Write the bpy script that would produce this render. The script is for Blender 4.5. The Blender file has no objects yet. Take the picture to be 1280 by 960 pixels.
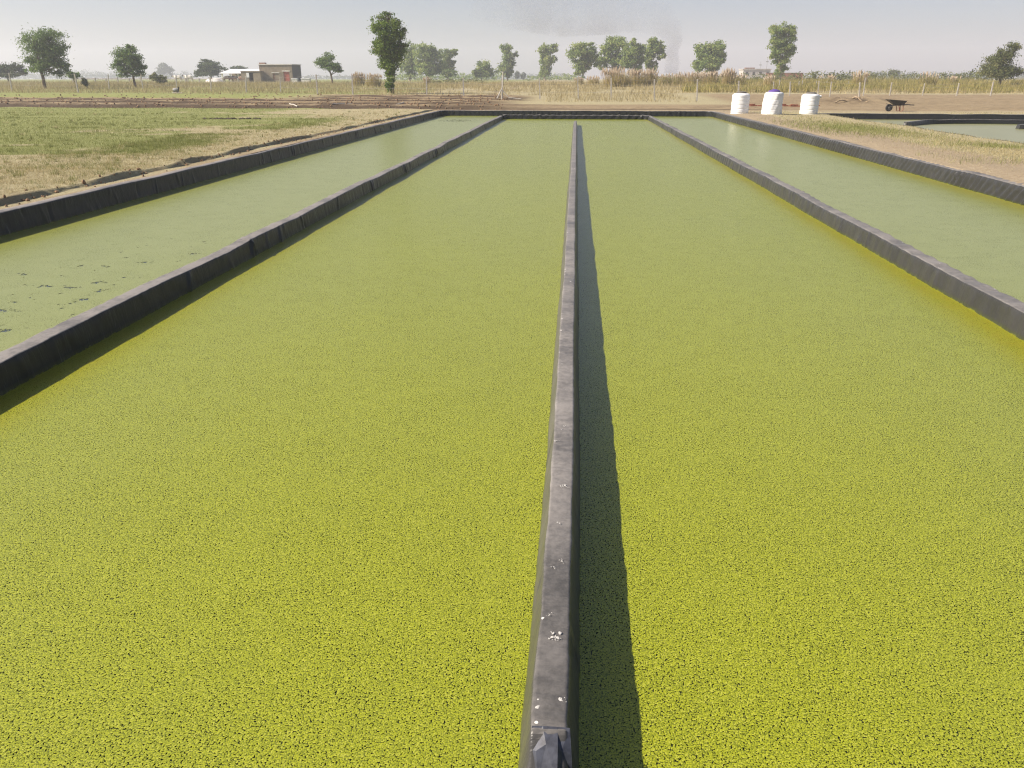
import bpy, bmesh, math, random
import numpy as np
from mathutils import Vector, Matrix, Euler

R = math.radians
random.seed(7)
rng = np.random.default_rng(11)
S = bpy.context.scene
COL = S.collection

# ------------------------------------------------------------------ camera
CAM_Z = 1.75
PITCH, YAW = 21.67, 4.5
cam_d = bpy.data.cameras.new('camera')
cam = bpy.data.objects.new('camera', cam_d)
COL.objects.link(cam)
cam.location = (0, 0, CAM_Z)
cam.rotation_euler = (R(90 - PITCH), 0, R(YAW))
cam_d.sensor_width = 36
cam_d.lens = 27.0
cam_d.clip_start = 0.05
cam_d.clip_end = 8000
S.camera = cam

# ------------------------------------------------------------------ sun, sky, exposure
SUN_EL, SUN_BACK = 38.0, 14.0          # elevation; how far behind the left-hand side
sd = Vector((-math.cos(R(SUN_EL)) * math.cos(R(SUN_BACK)),
             -math.cos(R(SUN_EL)) * math.sin(R(SUN_BACK)), math.sin(R(SUN_EL))))
sun_d = bpy.data.lights.new('sun', 'SUN')
sun = bpy.data.objects.new('sun', sun_d)
COL.objects.link(sun)
sun.rotation_euler = (-sd).to_track_quat('-Z', 'Y').to_euler()
sun.location = (-20, -5, 30)
sun_d.energy = 4.8
sun_d.angle = R(0.6)
sun_d.color = (1.0, 0.885, 0.75)

W = bpy.data.worlds.new('World')
S.world = W
W.use_nodes = True
wn, wl = W.node_tree.nodes, W.node_tree.links
wn.clear()
sky = wn.new('ShaderNodeTexSky')
sky.sky_type = 'NISHITA'
sky.sun_disc = False
sky.sun_elevation = R(SUN_EL)
sky.sun_rotation = math.atan2(sd.x, sd.y)
sky.air_density = 1.0
sky.dust_density = 1.2
sky.ozone_density = 1.6
hs = wn.new('ShaderNodeHueSaturation')
hs.inputs['Saturation'].default_value = 0.95
bg = wn.new('ShaderNodeBackground')
bg.inputs['Strength'].default_value = 0.056
wo = wn.new('ShaderNodeOutputWorld')
wl.new(sky.outputs[0], hs.inputs['Color'])
tin = wn.new('ShaderNodeMix'); tin.data_type = 'RGBA'; tin.blend_type = 'MULTIPLY'
tin.inputs[0].default_value = 1.0
tin.inputs[7].default_value = (0.94, 0.90, 1.0, 1)      # dusty lavender-grey air
wl.new(hs.outputs[0], tin.inputs[6])
wl.new(tin.outputs[2], bg.inputs[0])
wl.new(bg.outputs[0], wo.inputs[0])

S.view_settings.view_transform = 'Standard'
S.view_settings.look = 'None'
S.view_settings.exposure = 1.0
S.view_settings.gamma = 1.0
S.view_settings.use_curve_mapping = False
S.render.engine = 'CYCLES'
S.cycles.use_denoising = True
S.cycles.denoising_prefilter = 'NONE'        # keeps the fine grain of the duckweed
S.cycles.filter_width = 1.25
S.cycles.max_bounces = 8
S.cycles.transparent_max_bounces = 12
S.cycles.volume_bounces = 1

# ------------------------------------------------------------------ helpers
RM = Euler(cam.rotation_euler).to_matrix()


def ray(px, py):
    """direction of a photograph pixel (1280 x 960)"""
    return RM @ Vector(((px - 640) / 960.0, (480 - py) / 960.0, -1.0))


def at(px, py, Y):
    """point on that pixel's ray at forward distance Y"""
    d = ray(px, py)
    t = Y / d.y
    return Vector((d.x * t, Y, CAM_Z + d.z * t))


def onz(px, py, z=0.0):
    d = ray(px, py)
    t = (z - CAM_Z) / d.z
    return Vector((d.x * t, d.y * t, z))


PERM = rng.permutation(4096)
VAL = rng.random(4096)


def vnoise(x, y):
    x = np.asarray(x, float); y = np.asarray(y, float)
    xi = np.floor(x).astype(int); yi = np.floor(y).astype(int)
    fx = x - xi; fy = y - yi
    fx = fx * fx * (3 - 2 * fx); fy = fy * fy * (3 - 2 * fy)

    def h(a, b):
        return VAL[(PERM[a & 4095] + b * 131) & 4095]
    return (h(xi, yi) * (1 - fx) + h(xi + 1, yi) * fx) * (1 - fy) + (h(xi, yi + 1) * (1 - fx) + h(xi + 1, yi + 1) * fx) * fy


def fbm(x, y, o=4):
    s = 0; a = 0.5; f = 1.0
    for i in range(o):
        s = s + a * vnoise(np.asarray(x) * f + 17.3 * i, np.asarray(y) * f - 9.1 * i)
        a *= 0.5; f *= 2.03
    return s / (1 - 0.5 ** o)


def sstep(a, b, x):
    t = np.clip((np.asarray(x, float) - a) / (b - a), 0, 1)
    return t * t * (3 - 2 * t)


def mesh_np(name, V, F, mat=None, parent=None, attrs=None, smooth=False):
    """V (n,3), F (m,k) with constant k -> one mesh object"""
    V = np.asarray(V, np.float32); F = np.asarray(F, np.int32)
    me = bpy.data.meshes.new(name)
    m, k = F.shape
    me.vertices.add(len(V)); me.vertices.foreach_set('co', V.ravel())
    me.loops.add(m * k); me.loops.foreach_set('vertex_index', F.ravel())
    me.polygons.add(m)
    me.polygons.foreach_set('loop_start', np.arange(0, m * k, k, dtype=np.int32))
    me.polygons.foreach_set('use_smooth', np.full(m, smooth, dtype=bool))
    me.update(calc_edges=True)
    if attrs:
        for an, (typ, data) in attrs.items():
            a = me.attributes.new(an, typ, 'POINT')
            if typ == 'FLOAT':
                a.data.foreach_set('value', np.asarray(data, np.float32))
            else:
                a.data.foreach_set('color', np.asarray(data, np.float32).ravel())
    return link(name, me, mat, parent)


def link(name, me, mat=None, parent=None):
    o = bpy.data.objects.new(name, me)
    COL.objects.link(o)
    if mat is not None:
        me.materials.append(mat)
    if parent is not None:
        o.parent = parent
    return o


def obj_bm(name, bm, mat=None, parent=None, smooth=False):
    me = bpy.data.meshes.new(name)
    bm.normal_update()
    bm.to_mesh(me); bm.free()
    if smooth:
        for p in me.polygons:
            p.use_smooth = True
    return link(name, me, mat, parent)


def tag(o, label, cat=None, group=None, kind=None):
    o['label'] = label
    if cat: o['category'] = cat
    if group: o['group'] = group
    if kind: o['kind'] = kind
    return o


def struct(o):
    o['kind'] = 'structure'
    return o


def thing(name, label, cat, loc=(0, 0, 0), rz=0, group=None):
    o = bpy.data.objects.new(name, None)
    COL.objects.link(o)
    o.empty_display_size = 0.2
    o.location = loc; o.rotation_euler = (0, 0, rz)
    return tag(o, label, cat, group)


def bm_box(bm, x0, x1, y0, y1, z0, z1, bev=0.0):
    r = bmesh.ops.create_cube(bm, size=1.0)
    vs = r['verts']
    for v in vs:
        v.co = Vector((x0 + (v.co.x + .5) * (x1 - x0), y0 + (v.co.y + .5) * (y1 - y0), z0 + (v.co.z + .5) * (z1 - z0)))
    if bev:
        es = list({e for v in vs for e in v.link_edges})
        bmesh.ops.bevel(bm, geom=es, offset=bev, segments=2, affect='EDGES', profile=0.6)
    return vs


def box(name, b, mat, parent=None, bev=0.0):
    bm = bmesh.new(); bm_box(bm, *b, bev=bev)
    return obj_bm(name, bm, mat, parent)


def tube_np(pts, rad, n=7):
    """tapered tube along a polyline; returns V, F (quads)"""
    P = np.asarray(pts, float); m = len(P)
    T = np.gradient(P, axis=0); T /= np.linalg.norm(T, axis=1)[:, None] + 1e-9
    ref = np.array([0.31, 0.87, 0.22])
    A = np.cross(T, ref); A /= np.linalg.norm(A, axis=1)[:, None] + 1e-9
    B = np.cross(T, A)
    th = np.linspace(0, 2 * np.pi, n, endpoint=False)
    rad = np.broadcast_to(np.asarray(rad, float), (m,))
    V = P[:, None, :] + rad[:, None, None] * (np.cos(th)[None, :, None] * A[:, None, :] + np.sin(th)[None, :, None] * B[:, None, :])
    i = np.arange(m - 1)[:, None]; j = np.arange(n)[None, :]
    a = i * n + j; b = i * n + (j + 1) % n
    F = np.stack([a, b, b + n, a + n], -1).reshape(-1, 4)
    V = V.reshape(-1, 3)
    # end caps as degenerate-free fans (quads collapsed on the centre)
    c0 = len(V); V = np.vstack([V, P[:1], P[-1:]])
    caps = []
    for k in range(0, n - 1, 1):
        caps.append([c0, k + 1, k, k])
    return V, F


def join_np(parts):
    Vs, Fs, n = [], [], 0
    for V, F in parts:
        Vs.append(V); Fs.append(np.asarray(F) + n); n += len(V)
    return np.vstack(Vs), np.vstack(Fs)


# ------------------------------------------------------------------ materials
class NT:
    def __init__(s, name):
        s.m = bpy.data.materials.new(name); s.m.use_nodes = True
        s.t = s.m.node_tree; s.t.nodes.clear()
        s.out = s.n('ShaderNodeOutputMaterial')

    def n(s, t, **kw):
        nd = s.t.nodes.new(t)
        for k, v in kw.items():
            setattr(nd, k, v)
        return nd

    def l(s, a, b):
        s.t.links.new(a, b)

    def put(s, sock, v):
        if isinstance(v, bpy.types.NodeSocket):
            s.l(v, sock)
        elif v is not None:
            if sock.type == 'RGBA' and len(v) == 3:
                v = (*v, 1)
            sock.default_value = v

    def math(s, op, a, b=None, c=None, clamp=False):
        nd = s.n('ShaderNodeMath', operation=op, use_clamp=clamp)
        s.put(nd.inputs[0], a)
        if b is not None: s.put(nd.inputs[1], b)
        if c is not None: s.put(nd.inputs[2], c)
        return nd.outputs[0]

    def mix(s, f, a, b, bt='MIX'):
        nd = s.n('ShaderNodeMix', data_type='RGBA', blend_type=bt)
        s.put(nd.inputs[0], f); s.put(nd.inputs[6], a); s.put(nd.inputs[7], b)
        return nd.outputs[2]

    def ss(s, x, a, b, lo=0.0, hi=1.0):
        nd = s.n('ShaderNodeMapRange', interpolation_type='SMOOTHSTEP')
        s.put(nd.inputs[0], x)
        nd.inputs[1].default_value = a; nd.inputs[2].default_value = b
        nd.inputs[3].default_value = lo; nd.inputs[4].default_value = hi
        return nd.outputs[0]

    def pos(s):
        return s.n('ShaderNodeNewGeometry').outputs['Position']

    def scaled(s, vec, sc):
        nd = s.n('ShaderNodeVectorMath', operation='MULTIPLY')
        s.put(nd.inputs[0], vec); nd.inputs[1].default_value = sc
        return nd.outputs[0]

    def noise(s, vec, scale, detail=3.0, rough=0.55, dist=0.0, dim='3D'):
        nd = s.n('ShaderNodeTexNoise', noise_dimensions=dim)
        s.put(nd.inputs['Vector'], vec)
        nd.inputs['Scale'].default_value = scale; nd.inputs['Detail'].default_value = detail
        nd.inputs['Roughness'].default_value = rough; nd.inputs['Distortion'].default_value = dist
        return nd.outputs['Fac']

    def attr(s, name):
        return s.n('ShaderNodeAttribute', attribute_name=name)

    def bsdf(s, col, rough=0.6, spec=0.5, normal=None, **kw):
        b = s.n('ShaderNodeBsdfPrincipled')
        s.put(b.inputs['Base Color'], col); s.put(b.inputs['Roughness'], rough)
        s.put(b.inputs['Specular IOR Level'], spec)
        if normal is not None: s.l(normal, b.inputs['Normal'])
        for k, v in kw.items():
            s.put(b.inputs[k.replace('_', ' ')], v)
        return b.outputs[0]

    def bump(s, h, strength=0.3, dist=0.01):
        b = s.n('ShaderNodeBump')
        b.inputs['Strength'].default_value = strength; b.inputs['Distance'].default_value = dist
        s.l(h, b.inputs['Height'])
        return b.outputs[0]

    def done(s, shader):
        s.l(shader, s.out.inputs['Surface'])
        return s.m


def simple_mat(name, col, rough=0.7, var=0.18, scale=6.0, spec=0.4, bump=0.0, dist=0.02):
    t = NT(name)
    p = t.pos()
    nz = t.noise(p, scale, 5.0, 0.6)
    c1 = tuple(max(0, c * (1 - var)) for c in col); c2 = tuple(min(1, c * (1 + var)) for c in col)
    c = t.mix(t.ss(nz, .3, .7), c1, c2)
    nrm = t.bump(nz, bump, dist) if bump else None
    return t.done(t.bsdf(c, rough, spec, nrm))


def tint_mat(name, cols, rough=0.6, trans=0.35, spec=0.25):
    """foliage: per-leaf 'tint' attribute picks a colour along the ramp"""
    t = NT(name)
    a = t.attr('tint').outputs['Fac']
    r = t.n('ShaderNodeValToRGB')
    el = r.color_ramp.elements
    while len(el) < len(cols): el.new(0.5)
    for i, c in enumerate(cols):
        el[i].position = i / (len(cols) - 1); el[i].color = (*c, 1)
    t.l(a, r.inputs[0])
    p = t.bsdf(r.outputs[0], rough, spec)
    tr = t.n('ShaderNodeBsdfTranslucent'); t.l(r.outputs[0], tr.inputs[0])
    mx = t.n('ShaderNodeMixShader'); mx.inputs[0].default_value = trans
    t.l(p, mx.inputs[1]); t.l(tr.outputs[0], mx.inputs[2])
    return t.done(mx.outputs[0])


WATER_Z = -0.30
XL_OUT, XL_IN, XC, XR_IN, XR_OUT = -7.97, -3.93, -0.022, 3.82, 7.83   # water-side lines
Y_NEAR, Y_FAR_IN, Y_FAR_OUT = 0.95, 44.3, 48.0


def mat_duckweed(name, inner):
    t = NT(name)
    P = t.pos()
    sep = t.n('ShaderNodeSeparateXYZ'); t.l(P, sep.inputs[0])
    X, Y = sep.outputs[0], sep.outputs[1]
    P2 = t.scaled(P, (1, 1, 0))
    # fronds: small cells, each with its own tone
    vo = t.n('ShaderNodeTexVoronoi', voronoi_dimensions='2D'); vo.inputs['Scale'].default_value = 175
    t.l(P2, vo.inputs['Vector'])
    rnd = t.n('ShaderNodeSeparateColor'); t.l(vo.outputs['Color'], rnd.inputs[0])
    big = t.noise(P2, 0.45, 4.0, 0.55, dim='2D')
    mid = t.noise(P2, 7.0, 4.0, 0.65, dim='2D')
    fine = t.noise(P2, 88.0, 2.0, 0.62, 0.3, dim='2D')
    if inner:
        ca, cb, cc = (0.185, 0.212, 0.010), (0.335, 0.365, 0.015), (0.40, 0.42, 0.045)
    else:
        ca, cb, cc = (0.192, 0.214, 0.040), (0.228, 0.250, 0.050), (0.26, 0.28, 0.07)
    col = t.mix(rnd.outputs[0], ca, cb)
    col = t.mix(t.ss(rnd.outputs[1], .7, 1.0), col, cc)
    if inner: col = t.mix(t.ss(vo.outputs['Distance'], .38, .66, 0.0, .70), col, (0.035, 0.048, 0.006))     # darker olive between fronds
    col = t.mix(t.math('MULTIPLY', t.ss(mid, .5, .75), .07), col, tuple(c * .6 for c in ca))
    col = t.mix(t.math('MULTIPLY', t.ss(big, .4, .66), .12), col, (0.19, 0.215, 0.03))
    # yellower colour along the walls
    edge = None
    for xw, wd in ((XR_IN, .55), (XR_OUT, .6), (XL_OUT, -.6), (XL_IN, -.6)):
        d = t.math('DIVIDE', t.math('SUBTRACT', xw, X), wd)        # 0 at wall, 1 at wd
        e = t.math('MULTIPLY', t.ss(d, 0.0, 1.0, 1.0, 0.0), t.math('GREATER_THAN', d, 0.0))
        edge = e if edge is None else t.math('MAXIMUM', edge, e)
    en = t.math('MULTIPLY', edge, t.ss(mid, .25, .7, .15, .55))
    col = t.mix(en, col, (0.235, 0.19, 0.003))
    # holes that show the dark water: corners between fronds, where the cover is thin
    dens = t.noise(P2, 2.4, 3.0, 0.5, dim='2D')
    if inner:
        thr = t.ss(dens, .3, .7, .047, .063)
        thr = t.math('ADD', thr, t.math('MULTIPLY', t.ss(X, .5, 3.6), .012))
    else:
        thr = t.ss(dens, .3, .7, -.02, .03)
    thr = t.math('SUBTRACT', thr, t.math('MULTIPLY', edge, .05))
    open_ = t.math('ADD', t.math('SUBTRACT', t.math('MULTIPLY', vo.outputs['Distance'], .34), t.math('MULTIPLY', fine, .80)), t.math('MULTIPLY', mid, -.12))
    gap = t.math('GREATER_THAN', t.math('ADD', open_, thr), -.138)
    if not inner:
        # torn openings in the left lane
        dx = t.math('DIVIDE', t.math('ADD', X, 5.3), 2.0); dy = t.math('DIVIDE', t.math('SUBTRACT', Y, 6.6), 4.2)
        rr = t.math('SQRT', t.math('ADD', t.math('MULTIPLY', dx, dx), t.math('MULTIPLY', dy, dy)))
        hole = t.noise(t.scaled(P, (1.6, 1.6, 0)), 2.6, 6.0, 0.74, 0.2, dim='2D')
        g2 = t.math('LESS_THAN', hole, t.ss(rr, 0.1, 1.5, .375, .23))
        # thinner cover at the far left corner
        dx = t.math('DIVIDE', t.math('ADD', X, 6.2), 1.6); dy = t.math('DIVIDE', t.math('SUBTRACT', Y, 42.5), 2.2)
        rr = t.math('SQRT', t.math('ADD', t.math('MULTIPLY', dx, dx), t.math('MULTIPLY', dy, dy)))
        g3 = t.math('LESS_THAN', hole, t.ss(rr, 0.3, 1.2, .46, .2))
        gap = t.math('MAXIMUM', gap, t.math('MAXIMUM', g2, g3))
    h = t.math('ADD', t.math('MULTIPLY', t.ss(vo.outputs['Distance'], 0.0, 0.6, 1.0, 0.0), .5), fine)
    nrm = t.bump(h, 0.16 if inner else 0.07, 0.003)
    b = t.bsdf(col, 0.29 if inner else 0.28, 0.54 if inner else .6, nrm)
    tr = t.n('ShaderNodeBsdfTransparent')
    mx = t.n('ShaderNodeMixShader'); t.l(gap, mx.inputs[0]); t.l(b, mx.inputs[1]); t.l(tr.outputs[0], mx.inputs[2])
    return t.done(mx.outputs[0])


def mat_water(name, col):
    t = NT(name)
    p = t.pos()
    nz = t.noise(p, 3.0, 3.0, .5)
    return t.done(t.bsdf(t.mix(nz, tuple(c * .8 for c in col), col), 0.06, 0.5, t.bump(nz, .05, .01)))


def mat_liner(name, dust=1.0, streak=.34, spec=.28, flecks=1.0):
    t = NT(name)
    P = t.pos()
    g = t.n('ShaderNodeNewGeometry')
    sp = t.n('ShaderNodeSeparateXYZ'); t.l(g.outputs['True Normal'], sp.inputs[0])
    pz = t.n('ShaderNodeSeparateXYZ'); t.l(P, pz.inputs[0])
    n1 = t.noise(P, 2.2, 5.0, .6)
    n2 = t.noise(P, 28.0, 4.0, .65)
    nst = t.noise(t.scaled(P, (5, 5, 1.0)), 1.0, 4.0, .6)
    base = t.mix(n2, (0.010, 0.0115, 0.012), (0.021, 0.023, 0.023))
    # settled dust: heavy on top, streaks down the sides
    top = t.ss(sp.outputs[2], .55, .9)
    dt = t.math('MULTIPLY', top, t.ss(t.math('ADD', t.math('MULTIPLY', n1, .6), t.math('MULTIPLY', n2, .4)), .25, .7, .22, .95))
    side = t.math('MULTIPLY', t.ss(nst, .3, .8, .55, 1.0), streak)
    tot = t.math('MULTIPLY', t.math('MAXIMUM', dt, side), dust, clamp=True)
    if flecks: tot = t.math('MULTIPLY', tot, t.ss(pz.outputs[1], 1.72, 4.0, .62, 1.0))
    col = t.mix(tot, base, (0.225, 0.212, 0.198))
    # white droppings and lime flecks on the top
    fl = t.n('ShaderNodeTexVoronoi'); fl.inputs['Scale'].default_value = 16; t.l(P, fl.inputs['Vector'])
    fr = t.n('ShaderNodeSeparateColor'); t.l(fl.outputs['Color'], fr.inputs[0])
    fm = t.math('MULTIPLY', t.math('LESS_THAN', t.math('ADD', fl.outputs['Distance'], t.math('MULTIPLY', n2, .12)), .19), t.math('GREATER_THAN', fr.outputs[0], .90))
    fm = t.math('MULTIPLY', t.math('MULTIPLY', fm, t.ss(sp.outputs[2], .75, .95)), t.math('MULTIPLY', t.math('GREATER_THAN', pz.outputs[2], WATER_Z + .185), flecks))
    col = t.mix(fm, col, (0.62, 0.61, 0.57))
    # scum line at the water
    sc = t.math('MULTIPLY', t.ss(pz.outputs[2], WATER_Z + .012, WATER_Z + .045, 1, 0), .6)
    col = t.mix(sc, col, (0.045, 0.055, 0.018))
    wl_ = t.math('ADD', WATER_Z + .002, t.math('MULTIPLY', t.ss(t.noise(P, 14.0, 4, .7), .4, .85), .022))
    col = t.mix(t.math('MULTIPLY', t.math('LESS_THAN', pz.outputs[2], wl_), .85), col, (0.135, 0.145, 0.016))
    rough = t.ss(tot, 0, 1, .29, .60)
    wr = t.noise(t.scaled(P, (5, 26, 6)), 1.0, 3.0, .6, .8)      # fine creases across the sheet
    hh = t.math('ADD', t.math('MULTIPLY', n2, .35), wr)
    return t.done(t.bsdf(col, rough, spec, t.bump(hh, .55, .010)))


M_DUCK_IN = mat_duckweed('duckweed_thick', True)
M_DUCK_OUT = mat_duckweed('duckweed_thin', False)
M_WATER = mat_water('pond_water', (0.022, 0.030, 0.016))
M_LINER = mat_liner('pond_liner', 1.35, .014, .17, 0.0)
M_LINER_W = mat_liner('pond_liner_worn', 1.0, .13, .22, 0.0)
M_LINER_B = mat_liner('pond_liner_dusty', 1.1, .13)
M_LINER_C = mat_liner('pond_liner_centre', 1.15, .42, .28)
M_FLAP = simple_mat('folded_black_sheet', (0.050, 0.055, 0.072), .5, .3, 30, spec=.3, bump=.25, dist=.006)
M_CONC = simple_mat('pale_concrete', (0.3900, 0.3675, 0.3225), .85, .2, 9)
M_WIRE = simple_mat('fence_wire', (0.18, 0.17, 0.15), .6, .2, 9)
M_BARK = simple_mat('bark', (0.13, 0.095, 0.06), .9, .35, 7, bump=.4, dist=.03)
M_BARK_PALE = simple_mat('pale_bark', (0.30, 0.25, 0.19), .9, .35, 5, bump=.3, dist=.03)
M_MUD = simple_mat('mud_plaster', (0.2400, 0.1980, 0.1440), .9, .2, 1.4, bump=.3, dist=.05)
M_WHITEWASH = simple_mat('whitewash', (0.66, 0.64, 0.60), .85, .14, 1.1)
M_PALEWALL = simple_mat('weathered_pale_plaster', (0.40, 0.375, 0.34), .9, .16, .7)
M_SHEET = simple_mat('white_sheet_roof', (0.75, 0.75, 0.76), .45, .08, 1.3)
M_DARKWALL = simple_mat('shade_toned_wall', (0.035, 0.037, 0.042), .6, .25, 1.5, bump=.4, dist=.05)  # house side turned from the sun: its shade is painted into this colour
M_RED = simple_mat('red_painted_metal', (0.36, 0.10, 0.065), .6, .2, 2)
M_BROWN = simple_mat('weathered_wood', (0.22, 0.12, 0.075), .8, .3, 5)
M_HOLE = simple_mat('dim_interior', (0.03, 0.027, 0.025), .9, .2, 3)
M_TANK = simple_mat('white_tank_plastic', (0.70, 0.71, 0.71), .42, .04, 3)
M_WRAP = simple_mat('white_wrap_cloth', (0.70, 0.71, 0.71), .7, .05, 4)
M_LID_BLACK = simple_mat('grey_black_lid', (0.12, 0.11, 0.10), .55, .2, 7)
M_LID_PURPLE = simple_mat('purple_lid', (0.10, 0.055, 0.26), .5, .12, 7)
M_BLACKMETAL = simple_mat('black_painted_metal', (0.028, 0.027, 0.03), .5, .35, 9)
M_RUBBER = simple_mat('black_rubber', (0.02, 0.02, 0.02), .8, .2, 12)
M_RIM = simple_mat('steel_rim', (0.22, 0.22, 0.21), .5, .2, 9)
M_RUST = simple_mat('rusty_leg', (0.20, 0.06, 0.035), .8, .3, 12)
M_BRICK = simple_mat('red_brick', (0.27, 0.10, 0.06), .9, .3, 8)
M_HIDE_W = simple_mat('white_hide', (0.66, 0.62, 0.55), .85, .12, 3)
M_HIDE_D = simple_mat('dark_hide', (0.05, 0.04, 0.035), .85, .3, 3)
M_DROP = simple_mat('dried_dropping', (0.47, 0.46, 0.43), .9, .1, 60)
M_DEAD = simple_mat('dead_branch', (0.30, 0.23, 0.15), .9, .3, 7)

LEAF = {
    'acacia': tint_mat('leaf_acacia', [(0.062, 0.115, 0.035), (0.140, 0.215, 0.065), (0.24, 0.32, 0.11)], trans=.45),
    'neem': tint_mat('leaf_neem', [(0.055, 0.11, 0.012), (0.12, 0.195, 0.024), (0.22, 0.28, 0.055)], trans=.4),
    'euc': tint_mat('leaf_eucalyptus', [(0.095, 0.155, 0.045), (0.225, 0.305, 0.090), (0.42, 0.45, 0.16)], trans=.45),
    'dark': tint_mat('leaf_dark', [(0.032, 0.058, 0.026), (0.065, 0.10, 0.040), (0.11, 0.145, 0.06)], trans=.35),
    'scrub': tint_mat('leaf_scrub', [(0.085, 0.095, 0.035), (0.130, 0.160, 0.055), (0.24, 0.23, 0.10)], trans=.4),
}
M_GRASS = tint_mat('grass_green', [(0.115, 0.140, 0.030), (0.215, 0.230, 0.068), (0.33, 0.32, 0.135)], trans=.35)
M_STRAW = tint_mat('grass_dry', [(0.21, 0.165, 0.076), (0.37, 0.31, 0.155), (0.52, 0.45, 0.26)], trans=.3, rough=.7)
M_REED = tint_mat('reed_blades', [(0.17, 0.175, 0.045), (0.40, 0.325, 0.115), (0.56, 0.46, 0.21)], trans=.35)
M_PLUME = tint_mat('reed_plume', [(0.46, 0.36, 0.26), (0.56, 0.47, 0.35), (0.66, 0.59, 0.46)], trans=.4, rough=.85)

# ------------------------------------------------------------------ the second pond's outline (ground level)
POND2 = [onz(px, py) for px, py in ((1030, 142.2), (1085, 150.5), (1130, 155.0), (1180, 163.5), (1230, 171.5), (1280, 178.0), (1340, 186.0))]
POND2 += [Vector((POND2[-1].x + 14, POND2[-1].y - 3, 0)), Vector((POND2[-1].x + 14, 43.6, 0))]
P2A = onz(1030, 141.6); P2B = onz(1280, 143.2)
slope2 = (P2B.y - P2A.y) / (P2B.x - P2A.x)
POND2[-1].y = P2A.y + slope2 * (POND2[-1].x - P2A.x)
POND2[0] = Vector((P2A.x, P2A.y, 0))
PP = np.array([(p.x, p.y) for p in POND2])


def sdf2(x, y):
    """signed distance to pond 2 (negative inside)"""
    x = np.asarray(x, float); y = np.asarray(y, float)
    d = np.full(x.shape, 1e9); ins = np.zeros(x.shape, bool)
    n = len(PP)
    for i in range(n):
        ax, ay = PP[i]; bx, by = PP[(i + 1) % n]
        ex, ey = bx - ax, by - ay
        t = np.clip(((x - ax) * ex + (y - ay) * ey) / (ex * ex + ey * ey), 0, 1)
        d = np.minimum(d, np.hypot(x - ax - t * ex, y - ay - t * ey))
        c = ((ay > y) != (by > y)) & (x < (bx - ax) * (y - ay) / (by - ay + 1e-12) + ax)
        ins ^= c
    return np.where(ins, -d, d)


def in_main(x, y):
    return (x > XL_OUT - .11) & (x < XR_OUT + .11) & (y > Y_NEAR - .1) & (y < Y_FAR_OUT + .11)


HEAP = (at(1066, 126, 61).x, 61.0)


def tilled(x, y):
    """ploughed strips left of the pond"""
    yc = y + 0.045 * (x + 20) + 1.5 * (fbm(x * .04, y * 0 + 3.3) - .5)
    m = sstep(48.5, 51.0, yc + 1.6 * (fbm(x * .35, y * .35, 3) - .5)) * sstep(79, 70, yc)
    return m * sstep(2.0, -8.0, x - 6 * (fbm(y * .1, x * .1) - .5)), yc


def tz(x, y):
    x = np.asarray(x, float); y = np.asarray(y, float)
    z = np.interp(y, [-300, 52, 62, 70, 88, 120, 165, 300, 3000], [0, 0, .14, .26, .50, .82, 1.06, 1.25, 1.4])
    z = z + .06 * (fbm(x * .09, y * .09) - .5) * sstep(2, 12, np.abs(x) - 0)
    z = z + .035 * (fbm(x * .9, y * .9, 3) - .5) * sstep(.3, 1.0, np.maximum(np.maximum(XL_OUT - .2 - x, x - XR_OUT - .2), y - Y_FAR_OUT - .2))
    # soil step left of the left-hand bank
    st = XL_OUT - .52 + .16 * (fbm(y * 1.1, y * 0 + 5, 4) - .5) + .05 * (vnoise(y * 6, y * 0) - .5)
    z = z + .085 * sstep(0.0, .07, st - x) * sstep(51, 45, y) * (0.6 + .8 * vnoise(y * .7, x * 0 + 2))
    # right-hand bank swells a little
    z = z + .05 * sstep(.15, .8, x - XR_OUT) * sstep(4.5, 2.0, x - XR_OUT) * sstep(48.5, 45, y)
    # furrows
    m, yc = tilled(x, y)
    fur = np.sin(yc * 2 * np.pi / 4.3) * .17 + .14 * (fbm(x * 1.7, y * 2.6, 3) - .5)
    z = z + m * (fur + .05)
    # spoil heap by the wheelbarrow and small banks beyond the pond
    z = z + .40 * np.exp(-(((x - HEAP[0]) / 3.0) ** 2 + ((y - HEAP[1]) / 1.6) ** 2)) * (.5 + fbm(x * 1.2, y * 1.2, 3))
    z = z + .10 * sstep(49, 52, y) * sstep(57, 54, y) * sstep(-12, -2, x) * (fbm(x * .5, y * .8, 3))
    # ponds
    d2 = sdf2(x, y)
    z = np.where(d2 < .15, z * sstep(-.05, .15, d2) - .9 * sstep(.08, -.22, d2), z)
    z = np.where(in_main(x, y), -.9, z)
    return z


def gmask(x, y):
    """where the left field is green: broad band away from the bank, mottled patches near it"""
    d = XL_OUT - x
    broad = .30 * sstep(4, 13, d) + .10 * sstep(18, 30, y) - .22 * sstep(30, 44, y) * sstep(30, 12, d)
    return sstep(.42, .72, fbm(x * .22 + 4, y * .34, 4) * .75 + .35 * (fbm(x * .9, y * 1.1 + 7, 3) - .3) + broad + .12)


def tz1(x, y):
    return float(tz(np.array([x]), np.array([y]))[0])


def on_ground(px, py):
    """pixel ray meets the terrain"""
    d = ray(px, py)
    Ys = np.linspace(6, 600, 6000)
    t = Ys / d.y
    zz = CAM_Z + d.z * t
    g = tz(d.x * t, Ys)
    i = int(np.argmax(zz <= g))
    if zz[i] > g[i]: i = len(Ys) - 1
    return Vector((d.x * t[i], Ys[i], float(g[i])))


# ------------------------------------------------------------------ ground sheet
def lines(*segs):
    out = []
    for a, b, st in segs:
        out += list(np.arange(a, b, st))
    return out


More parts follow.
